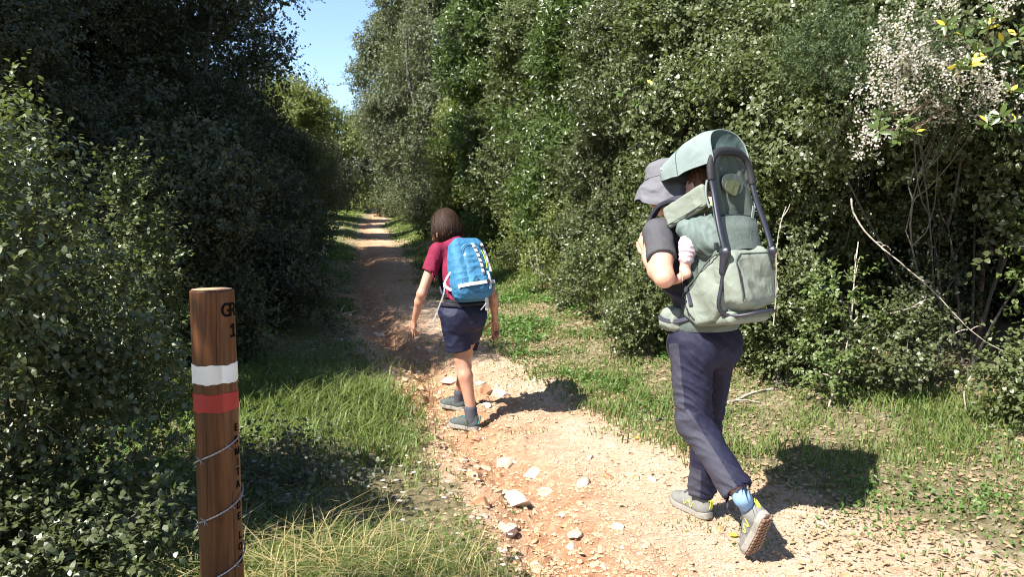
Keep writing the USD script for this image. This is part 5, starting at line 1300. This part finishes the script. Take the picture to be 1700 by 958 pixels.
wp = Polygon(np.stack([.068 * np.cos(wa) * (1 + .10 * np.sin(wa)), .603 + .050 * np.sin(wa)], 1)); wpi = Polygon(np.stack([.046 * np.cos(wa) - .006 + .006 * np.sin(3 * wa), .594 + .034 * np.sin(wa) + .007 * np.cos(2 * wa)], 1))
for pg, mt_, off, nm in ((wp, "sage_dark", .2095, "mesh_window"), (wpi, "window_mesh", .2125, "window_print")):
    m = trimesh.creation.extrude_polygon(pg, .003, engine="earcut"); v = np.asarray(m.vertices); part(car, nm, (C(np.stack([v[:, 0], off + v[:, 2], v[:, 1]], 1)), np.asarray(m.faces)[:, ::-1]), M[mt_], smooth=False)
wg = []
for rad in []:
    wg.append([(.062 * rad * math.cos(a) * (1 + .12 * math.sin(a)), .2095 + .0015 * math.sin(3 * a + 4 * rad) , .602 + .052 * rad * math.sin(a)) for a in np.arange(40) * 2 * np.pi / 40])
for cx, cz in ((-.070, .670), (.070, .668)):
    for a in (.6, -.9):
        part(car, "print_mark", ribbon(C(np.array([(cx - .012 * math.cos(a), .213, cz - .012 * math.sin(a)), (cx, .2135, cz), (cx + .012 * math.cos(a), .213, cz + .012 * math.sin(a))])), CB, .005, .001), M["panel_grey"], smooth=False)
tabg = np.array([[(.092 + .02 * t + .012 * s_, .218, .455 + .055 * t - .01 * s_) for s_ in (0, .5, 1)] for t in np.linspace(0, 1, 6)])
part(car, "corner_tab", grid_shell(C(tabg), .004), M["hood"], smooth=60)
# padded collars, sheer seat pouch
for sg in (-1, 1):
    A = unit(np.array([0, 1, .27])); Nn = np.array([1.0, 0, 0]); Rb = np.array([A, Nn, np.cross(A, Nn)])
    loc([rbox((sg * .142, .060, .530), (.130, .014, .050), Rb, rad=.012)], .006, dispf=lambda v: wr1(v) * .7, mat="sage", name="side_collar")
    loc([ell((sg * .098, .115, .400), (.062, .100, .092)), cone((sg * .11, .03, .44), (sg * .11, .16, .35), .05, .055)], .006, dispf=lambda v: folds(26, .013, 41, (1, 1, .3))(v), mat="panel_sheer", name="seat_pouch")
    rim = spline([(sg * .148, .20, .62), (sg * .155, .192, .56), (sg * .150, .20, .50)], 14)
    part(car, "edge_strap", tube(C(rim), .006, 6), M["hood"], smooth=60)
    st = spline([(sg * .09, .06, .52), (sg * .10, -.03, .575), (sg * .105, -.12, .57), (sg * .10, -.22, .48), (sg * .10, -.25, .36), (sg * .12, -.19, .24), (sg * .15, -.07, .15), (sg * .15, .02, .10)], 60)
    nrm = np.stack([.35 * sg + 0 * st[:, 0], np.interp(np.arange(60), [0, 12, 24, 40, 50, 60], [.6, .1, -.6, -1, -.7, .4]), np.interp(np.arange(60), [0, 12, 24, 40, 60], [.8, 1, .8, .0, -.2])], 1)
    part(car, "shoulder_strap", ribbon(C(st), nrm @ CR, np.interp(np.arange(60), [0, 34, 44, 60], [.065, .06, .03, .025]), .014), M["panel_grey"], smooth=30)
    bk = np.array([(sg * .142, .20, .335), (sg * .15, .19, .325)])
    part(car, "buckle", place(rbox_mesh := trimesh.creation.box([.012, .03, .022], transform=trimesh.transformations.translation_matrix(bk[0])), C), M["black_plastic"], smooth=False)
# hip belt
na = 60; aa = np.arange(na) * 2 * np.pi / na
G = np.array([[H + UP * (.062 + z) + (R_ * math.sin(a) * (.166 + bul) + F * math.cos(a) * (.132 + bul)) for a in aa] for z, bul in zip(np.linspace(-.015, .065, 7), (.004, .010, .013, .014, .013, .010, .002))])
part(car, "hip_belt", grid_shell(G, .012, wrap=True), M["teal_panel"], smooth=60)
hpk = H - R_ * .160 + F * .045 + UP * .095
m = sdf([rbox(hpk, (.030, .062, .052), np.array([R_, F, UP]), rad=.03), ell(hpk - UP * .015 - R_ * .01, (.034, .058, .045), np.array([R_, F, UP]))], .006, .02); shift(m, lambda v: folds(16, .010, 51)(v))
hb = part(car, "hip_pocket", m, M["sage"], smooth=True)
part(hb, "belt_web", ribbon(spline([hpk - R_ * .038 + F * .05 + UP * .01, hpk - R_ * .045 - UP * .005, hpk - R_ * .03 - F * .07 + UP * .0, hpk + R_ * .03 - F * .15 + UP * .045], 24), -R_ + UP * .3, .018, .003), M["panel_grey"], smooth=False)
# sunshade
ss = np.linspace(0, 1, 30); tt = np.linspace(-1, 1, 34)
def hood_pt(s, t):
    bb = np.interp(s, [0, .25, .55, 1], [.185, .11, .01, -.145]); ap = np.interp(s, [0, .2, .5, 1], [.855, .866, .846, .748]); bs_ = np.interp(s, [0, .3, .6, .85, 1], [.700, .690, .680, .682, .700]); w = np.interp(s, [0, .3, .6, .85, 1], [.128, .148, .150, .135, .085])
    a = t * math.pi / 2
    return (w * math.sin(a) * (1 + .08 * math.cos(2 * a)), bb + .055 * (1 - abs(math.cos(a))) * (1 - s) * .6 - .02 * math.cos(a) * s, bs_ + (ap - bs_) * abs(math.cos(a)) ** .62)
G = np.array([[hood_pt(s, t) for t in tt] for s in ss])
G[..., 2] += .004 * np.sin(G[..., 0] * 38 + 3 * ss[:, None]) * np.sin(ss * math.pi)[:, None] - .006 * np.exp(-((ss - .55) / .06) ** 2)[:, None]
hd = part(car, "sunshade", grid_shell(C(G), .004), M["hood"], smooth=60)
part(hd, "rib", tube(C(G[16] + [0, 0, .004]), .0035, 6), M["hood_mesh"], smooth=60)
part(hd, "edge_binding", tube(C(np.vstack([G[0], G[1:, -1], G[-1, ::-1], G[::-1, 0]])), .0035, 6), M["hood"], smooth=60)
for sg in (-1, 1):
    c = G[24, 4 if sg < 0 else -5] + [sg * .003, 0, 0]; m = trimesh.creation.icosphere(1, .006); m.apply_translation(c); part(hd, "snap", place(m, C), M["paint_white"], smooth=True)
arch = G[0]; top = np.stack([np.interp(np.linspace(22, 67, 34), np.arange(90), hoop[:, c]) for c in range(3)], 1)
mesh_g = np.array([arch * (1 - t) + top * t + np.array([0, -.012 * math.sin(math.pi * t) - .004 * t, 0]) for t in np.linspace(0, 1, 10)])
part(hd, "rear_mesh", grid_shell(C(mesh_g), .003), M["hood_mesh"], smooth=60)

# ---- baby
baby = thing("person", "baby in lilac trousers with a bare foot dangling from the carrier", "person", C((0, .12, .34)))
bf = -CB; bu = CU
bh, bat, bR = head_prims(C((0, .025, .635)), -CB * 1.0 - UP * .15, CU, .70, C((0, .085, .535)), .05)
bp = list(bh) + [cone(C((0, .115, .37)), C((0, .10, .50)), .068, .060, k=.03)]
for sg in (-1, 1):
    kn, ak = C((sg * .143, .055, .362)), C((sg * .158, .030, .250)); hi_ = C((sg * .05, .12, .36))
    bp += [cone(hi_, kn, .045, .038), cone(kn, ak * .5 + kn * .5, .034, .031), cone(kn * .5 + ak * .5, ak, .031, .021)]
    he, to = C((sg * .158, .040, .230)), C((sg * .172, -.034, .200))
    bp += [cone(ak, he, .022, .019, k=.012), cone(he, he * .35 + to * .65, .019, .019, k=.012), cone(he * .4 + to * .6, to, .018, .014, k=.01)]
    sdv = unit(C((1, 0, 0)) - C((0, 0, 0)))
    for j in range(5):
        o = to + sdv * (.013 - .0062 * j) * sg * -1; bp.append(cone(o, o + unit(to - he) * (.013 - .0012 * j), .0056 - .0004 * j, .0048 - .0003 * j, k=.003))
    sh_, el_, wr_ = C((sg * .075, .085, .515)), C((sg * .115, .02, .47)), C((sg * .07, -.035, .50))
    bp += [cone(sh_, el_, .030, .026), cone(el_, wr_, .026, .018)] + hand(wr_, -CB + CU * .3, R_ * -sg, CU, (.6, .6, .6, .6), .55)
bh_ = sdf([ell(bat(0, -.022, .036), np.array([.083, .096, .092]) * .70, bR), ell(bat(0, -.045, -.02), np.array([.078, .07, .06]) * .70, bR)], .005, .02, cuts=[plane_cut(bat(0, .045, 0), bR[1] - .5 * bR[2], bat(0, .1, 0), .1)])
shift(bh_, folds(40, .004, 91)); part(baby, "hair", bh_, M["hair"], smooth=True)
m = sdf(bp, .0045, .014); part(baby, "body", m, M["skin_baby"], smooth=True); eyes(baby, bat, bR, .70)
for sg in (-1, 1):
    kn, ak = C((sg * .143, .055, .362)), C((sg * .158, .030, .250)); hi_ = C((sg * .05, .12, .36))
    m = sdf([cone(hi_, kn, .050, .041), cone(kn, kn * .45 + ak * .55, .038, .034)], .005, .02); shift(m, folds(30, .005, 61, (1, 1, 2)))
    part(baby, "trouser_leg", m, M["lilac"], smooth=True)
m = sdf([cone(C((0, .115, .36)), C((0, .10, .50)), .076, .068, k=.03)] + [cone(C((sg * .07, .085, .512)), C((sg * .11, .025, .475)), .038, .036) for sg in (-1, 1)], .006, .02)
part(baby, "top", m, M["baby_green"], smooth=True)
# ---- woman
TW = math.radians(26); F2 = np.array([-math.sin(TW), math.cos(TW), 0]); R2 = np.array([math.cos(TW), math.sin(TW), 0])
W0 = P(768, 517, 5.20)
s2 = P(757, 413, 5.36); U2 = unit(s2 - W0); B2 = unit(-F2 - U2 * U2.dot(-F2)); X2 = np.cross(U2, B2) * -1
X2 = R2
wl, wr = s2 - R2 * .150 - UP * .015, s2 + R2 * .150 - UP * .02
lel2, lwr2 = P(700, 488, 5.22), P(689, 528, 5.30)
rel2, rwr2 = P(819, 492, 5.48), P(822, 530, 5.56)
lh2, rh2 = W0 - R2 * .082 - UP * .02, W0 + R2 * .082 - UP * .02
lf = np.array([-.245, 5.13, 0]); ldir = unit([-.84, .54, 0]); lf[2] = P(795, 716, 5.13)[2]
rf = np.array([-.375, 5.66, 0]); rdir2 = unit([-.80, .60, 0]); rf[2] = P(775, 682, 5.66)[2]
la2 = lf + ldir * .058 + UP * .11; ra2 = rf + rdir2 * .058 + UP * .11
lk2 = P(765, 592, 5.20); rk2 = P(773, 585, 5.45)
hc2 = P(737, 377, 5.46); hf2 = unit(F2 + np.array([-.35, 0, -.45]))
wom = thing("person", "person in maroon shirt and navy shorts walking ahead on the path with the blue backpack", "person", np.r_[W0[:2], float(height(W0[0], W0[1], False))])
hp2, at2, hR2 = head_prims(hc2, hf2, UP + F2 * .3, .95, s2 + UP * .035, .050)
lmid = lk2 * .68 + la2 * .32; rmid = rk2 * .68 + ra2 * .32
b2 = hp2 + [cone(s2 - UP * .06, W0 + UP * .10, .105, .10, (F2, .75), k=.05), ell(W0, (.14, .105, .11), np.array([R2, F2, UP]), k=.05), cone(wl, wr, .045, .045, k=.05),
    cone(wl, lel2, .043, .034), cone(lel2, lel2 * .68 + lwr2 * .32, .036, .035), cone(lel2 * .68 + lwr2 * .32, lwr2, .035, .0225),
    cone(wr, rel2, .043, .034), cone(rel2, rel2 * .68 + rwr2 * .32, .036, .035), cone(rel2 * .68 + rwr2 * .32, rwr2, .035, .0225)]
for hi_, kn, mid, an__ in ((lh2, lk2, lmid, la2), (rh2, rk2, rmid, ra2)):
    calf = mid - F2 * .018
    b2 += [cone(hi_, kn, .078, .051, k=.03), cone(kn, calf, .049, .052, k=.03), cone(calf, an__ + UP * .02, .052, .034, k=.02), cone(an__ + UP * .03, an__ - UP * .04, .034, .034)]
b2 += hand(lwr2, unit(lwr2 - lel2) + F2 * .15 + np.array([.02, 0, -.2]), R2, F2, (.32, .40, .48, .55), .92) + hand(rwr2, unit(rwr2 - rel2) + np.array([0, 0, -.3]), -R2 * .6 - F2 * .8, F2 - R2, (.22, .3, .38, .45), .92)
part(wom, "body", sdf(b2, .0052, .018), M["skin_woman"], smooth=True)
eyes(wom, at2, hR2, .95)
tee2 = [cone(s2 - UP * .06, W0 + UP * .08, .122, .116, (F2, .80), k=.05), cone(wl, wr, .057, .057, k=.055), cone(wl, wl * .45 + lel2 * .55, .055, .060), cone(wr, wr * .45 + rel2 * .55, .055, .060), cone(s2, s2 + UP * .04, .066, .058, k=.04)]
m = sdf(tee2, .0062, .022, cuts=[arm_cut(wl, lel2, .50, .095, (-.15, 0, 0)), arm_cut(wr, rel2, .50, .095), plane_cut(W0 + UP * .045, -UP, W0, .2)])
shift(m, lambda v: folds(15, .008, 71, (1, 1, .7))(v)); part(wom, "shirt", m, M["maroon"], smooth=True)
lt, rt = lh2 * .16 + lk2 * .84, rh2 * .16 + rk2 * .84
sh2 = [ell(W0, (.162, .125, .115), np.array([R2, F2, UP]), k=.05), ell(W0 - F2 * .05 - R2 * .065 - UP * .05, (.09, .08, .09), np.array([R2, F2, UP]), k=.04), ell(W0 - F2 * .05 + R2 * .065 - UP * .05, (.09, .08, .09), np.array([R2, F2, UP]), k=.04),
       cone(lh2, lk2, .096, .083, k=.03), cone(rh2, rk2, .096, .080, k=.03), cone(W0 + UP * .09, W0, .112, .12, (F2, .8))]
m = sdf(sh2, .006, .025, cuts=[plane_cut(lt, lk2 - lh2 + np.array([0, 0, -.1]), lk2, .18), plane_cut(rt, rk2 - rh2, rk2, .13), plane_cut(W0 + UP * .10, UP, W0 + UP * .14, .2)])
shift(m, lambda v: folds(9, .010, 75, (1, 1, 1.1))(v)); so_ = part(wom, "shorts", m, M["shorts_navy"], smooth=True)
a60 = np.arange(50) * 2 * np.pi / 50
part(so_, "belt", ribbon(np.array([W0 + UP * .085 + R2 * math.sin(a) * .138 + F2 * math.cos(a) * .108 for a in np.r_[a60, 0.0]]), np.array([R2 * math.sin(a) + F2 * math.cos(a) for a in np.r_[a60, 0.0]]), .022, .004), M["black_web"], smooth=False)
for an__, kn in ((la2, lk2), (ra2, rk2)):
    part(wom, "sock", sdf([cone(an__ + unit(kn - an__) * .045, an__ - UP * .04, .047, .045)], .005, .01), M["sock_grey"], smooth=True)
shoe(wom, lf, ldir, UP + R2 * .08, .262, "shoe_teal", "lace_teal", "lace_teal", None, True)
shoe(wom, rf, rdir2, UP, .262, "shoe_teal", "lace_dark", "lace_teal", None, True)
# hair: a bob with loose strands
hr2, hff, huu = hR2
H2 = lambda r, f, u: hc2 + (hr2 * r + hff * f + huu * u) * .95
hairp = [ell(H2(0, -.018, .036), np.array([.092, .108, .098]) * .95, hR2), ell(H2(0, -.048, -.035), np.array([.114, .088, .088]) * .95, hR2), cone(H2(-.075, -.015, -.03), H2(-.092, .0, -.105), .036, .026), cone(H2(.075, -.015, -.03), H2(.092, .0, -.105), .036, .026), cone(H2(-.05, -.09, -.08), H2(.05, -.09, -.08), .040, .040)]
m = sdf(hairp, .0055, .03, cuts=[plane_cut(H2(0, .055, 0), hff + huu * -.45, H2(0, .15, -.05), .13)])
def groove(v):
    q = (v - hc2) @ hR2.T; a = np.arctan2(q[:, 0], -q[:, 1])
    return .0075 * np.sin(a * 15 + 3 * np.sin(q[:, 2] * 34)) * np.clip(.05 - q[:, 2] * 7, .3, 1) + .0035 * np.sin(a * 41 + q[:, 2] * 60)
shift(m, groove); hair = part(wom, "hair", m, M["hair"], smooth=True)
rg = np.random.default_rng(9); mb = MB(); hv = (np.asarray(m.vertices) - hc2) @ hR2.T
ht = cKDTree(unit(hv - [0, -.02, .0]))
for k in range(1300):
    a = rg.normal() * 1.0; n_ = 9; el_ = np.linspace(1.35 - .25 * rg.random(), -1.05 - .25 * rg.random(), n_)
    aa_ = a + .10 * np.sin(np.linspace(0, 5, n_) + 6 * rg.random()) * np.linspace(.3, 1, n_)
    dirs = np.stack([np.sin(aa_) * np.cos(el_), -np.cos(aa_) * np.cos(el_), np.sin(el_)], 1)
    dd, ii = ht.query(dirs); rad = np.linalg.norm(hv[ii] - [0, -.02, 0], axis=1)
    rad = np.convolve(np.r_[rad[0], rad, rad[-1]], [.25, .5, .25], "valid") + .004 + .008 * rg.random() ** 2
    pts = hc2 + (dirs * rad[:, None] + [0, -.02, 0]) @ hR2
    fl = rg.random(); pts[-2:] += (dirs[-2:] @ hR2) * np.array([[.004], [.012 * fl]]) - np.array([0, 0, 1.0]) * np.array([[.006], [.020 * rg.random()]])
    mb.add(*ribbon(pts, dirs @ hR2, np.linspace(.0042, .0014, n_), .0012))
part(hair, "strands", mb.mesh(), M["hair_strand"], smooth=True, kind="stuff")

# ---- blue backpack
PR2 = np.array([R2, B2, U2]); PO = W0 - F2 * .095 + UP * .055; D = local(PO, PR2)
pack = thing("backpack", "blue hiking backpack with white straps on the leading walker", "backpack", PO)
def taper(q):
    u = q[..., 2]; k1 = 1 + .55 * np.clip((u - .02) / .22, 0, 1) ** 2 * .8 + .25 * np.clip((-u - .12) / .1, 0, 1) ** 2; k2 = 1 + .75 * np.clip((u - .0) / .22, 0, 1) ** 1.6 + .25 * np.clip((-u - .1) / .12, 0, 1) ** 2
    return np.stack([q[..., 0] * (k1 * .62 + .38), q[..., 1] * k2 + .028 * np.clip(u / .2, -1, 1), u], -1)
pw = folds(14, .010, 81, (1, 1, 1.3))
m = sdf([rbox((0, .098, .235), (.140, .098, .232), rad=.060, shape=taper)], .006, .02)
shift(m, lambda v: pw(v) * (.35 + .65 * np.exp(-((v[:, 0] + .09) / .05) ** 2) + 0))
ml = m.copy(); part(pack, "main_bag", place(m, D), M["pack_blue"], smooth=True)
fs = on_surface(ml, 1, .10)
m2 = sdf([rbox((.012, .150, .225), (.088, .062, .185), rad=.045, shape=taper)], .006, .02)
shift(m2, lambda v: pw(v + 3) * .9); m2l = m2.copy()
part(pack, "front_pocket", place(m2, D), M["pack_blue"], smooth=True)
both = trimesh.util.concatenate([ml, m2l])
def bsf(r, u, off):
    vv, nn = np.asarray(both.vertices), np.asarray(both.vertex_normals); out, no = [], []
    for a, b in zip(r, u):
        w_ = (np.abs(vv[:, 0] - a) < .014) & (np.abs(vv[:, 2] - b) < .014)
        i = np.argmax(np.where(w_, vv[:, 1], -9)); out.append([a, vv[i, 1] + off, b]); no.append(nn[i])
    return np.array(out), unit(np.array(no) + [0, .6, 0])
def strap(pts, w, mat="white_web", n=26, nm="strap", t=.003):
    pts = np.array(pts, float); q = spline(np.c_[pts, pts[:, :1] * 0], n); p, nn = bsf(q[:, 0], q[:, 1], .003)
    p[:, 1] = np.convolve(np.r_[p[0, 1], p[:, 1], p[-1, 1]], [.25, .5, .25], "valid")
    return part(pack, nm, ribbon(D(p), nn @ PR2, w, t), M[mat], smooth=False), p, nn
_, dcp, dcn = strap([(.005, .405), (.022, .35), (.038, .28), (.045, .215), (.046, .16)], .019, nm="daisy_chain")
for i in range(4, 25, 4): part(pack, "strap_loop", ribbon(D(np.array([dcp[i] + [-.012, .004, 0], dcp[i] + [0, .007, 0], dcp[i] + [.012, .004, 0]])), dcn[i] @ PR2, .008, .002), M["panel_grey"], smooth=False)
strap([(.075, .400), (.092, .34), (.105, .26), (.115, .185)], .019)
strap([(.082, .185), (.085, .15), (.088, .10), (.090, .055)], .015)
bl = [(-.138, .085), (-.10, .088), (-.05, .092), (0, .096), (.05, .101), (.10, .107), (.136, .112)]
strap(bl, .024, nm="compression_strap")
part(pack, "strap_buckle", ribbon(D(bsf([.062, .072, .082], [.103, .104, .105], .006)[0]), B2, .028, .006), M["black_plastic"], smooth=False)
strap([(.062, .345), (.078, .30), (.083, .25), (.084, .205)], .005, "lime", nm="cord")
strap([(.015, .385), (-.02, .39), (-.05, .385), (-.07, .36), (-.078, .33)], .004, "black_web", nm="bungee")
strap([(.03, .40), (.05, .385), (.066, .37), (.06, .395)], .005, "black_web", nm="bungee")
part(pack, "cord_toggle", place(sdf([cone((.070, float(bsf([.07], [.372], .01)[0][0, 1]), .372), (.082, float(bsf([.08], [.37], .01)[0][0, 1]), .370), .009, .008)], .004, .005), D), M["black_plastic"], smooth=True)
strap([(.0, .13), (-.004, .11), (.0, .09), (.012, .08)], .006, "black_web", nm="tool_loop")
# loose strap from the pocket's top corner round the flank to the belt
lp = np.array([(-.052, .185, .325), (-.100, .150, .265), (-.148, .065, .205), (-.152, -.01, .165), (-.150, -.02, .155)])
part(pack, "side_strap", ribbon(D(spline(lp, 24)), (np.array([-.8, .5, 0]) @ PR2), .017, .003), M["white_web"], smooth=False)
lp2 = np.array([(-.152, -.015, .160), (-.150, .03, .125), (-.143, .085, .092)])
part(pack, "side_strap", ribbon(D(spline(lp2, 14)), (np.array([-.9, .3, 0]) @ PR2), .019, .003), M["white_web"], smooth=False)
part(pack, "side_buckle", place(trimesh.creation.box([.010, .035, .03], transform=trimesh.transformations.translation_matrix([-.153, -.012, .162])), D), M["white_web"], smooth=False)
dang = [D((-.153, -.02, .16)), D((-.16, -.03, .10)), D((-.165, -.035, .02)) + [-.03, 0, .0], D((-.165, -.035, -.03)) + [-.06, 0, -.02], D((-.165, -.04, -.08)) + [-.085, 0, -.02]]
part(pack, "loose_end", ribbon(spline(dang, 24), -F2 * 1.0, .008, .002), M["white_web"], smooth=False)
for pts, w_ in (([(.052, .150, .085), (.062, .175, .055), (.072, .17, .02), (.078, .15, -.03), (.080, .135, -.075)], .020), ([(.105, .12, .085), (.110, .135, .05), (.098, .15, .02), (.085, .16, .005)], .012), ([(.075, .165, -.02), (.05, .16, -.055), (.03, .15, -.075)], .004), ([(.13, .06, .07), (.137, .06, .0), (.135, .05, -.06)], .006)):
    part(pack, "hanging_strap", ribbon(D(spline(np.array(pts), 18)), B2, w_, .0025), M["white_web"], smooth=False)
for sg in (-1, 1):
    st = spline([(sg * .055, .02, .41), (sg * .065, -.05, .455), (sg * .075, -.13, .44), (sg * .085, -.20, .34), (sg * .10, -.195, .22), (sg * .13, -.11, .12), (sg * .14, -.02, .09)], 50)
    nrm = np.stack([.4 * sg + 0 * st[:, 0], np.interp(np.arange(50), [0, 10, 24, 38, 50], [.5, -.1, -.8, -1, -.2]), np.interp(np.arange(50), [0, 10, 24, 38, 50], [.9, 1, .7, 0, -.2])], 1)
    part(pack, "shoulder_strap", ribbon(D(st), nrm @ PR2, np.interp(np.arange(50), [0, 30, 40, 50], [.062, .055, .022, .02]), .012), M["panel_grey"], smooth=30)
m = sdf([cone(D((-.05, .01, .455)), D((.05, .01, .455)), .022, .022, (B2, .8)), cone(D((-.07, -.02, .45)), D((-.05, .01, .455)), .018, .022)], .006, .02)
part(pack, "back_collar", m, M["black_web"], smooth=True)
a = np.linspace(.35 * math.pi, 1.65 * math.pi, 40)
part(pack, "hip_belt", ribbon(np.array([W0 + UP * .06 + R2 * math.sin(q) * .172 + F2 * math.cos(q) * .132 for q in a]), np.array([R2 * math.sin(q) + F2 * math.cos(q) for q in a]), .016, .006), M["black_web"], smooth=False)
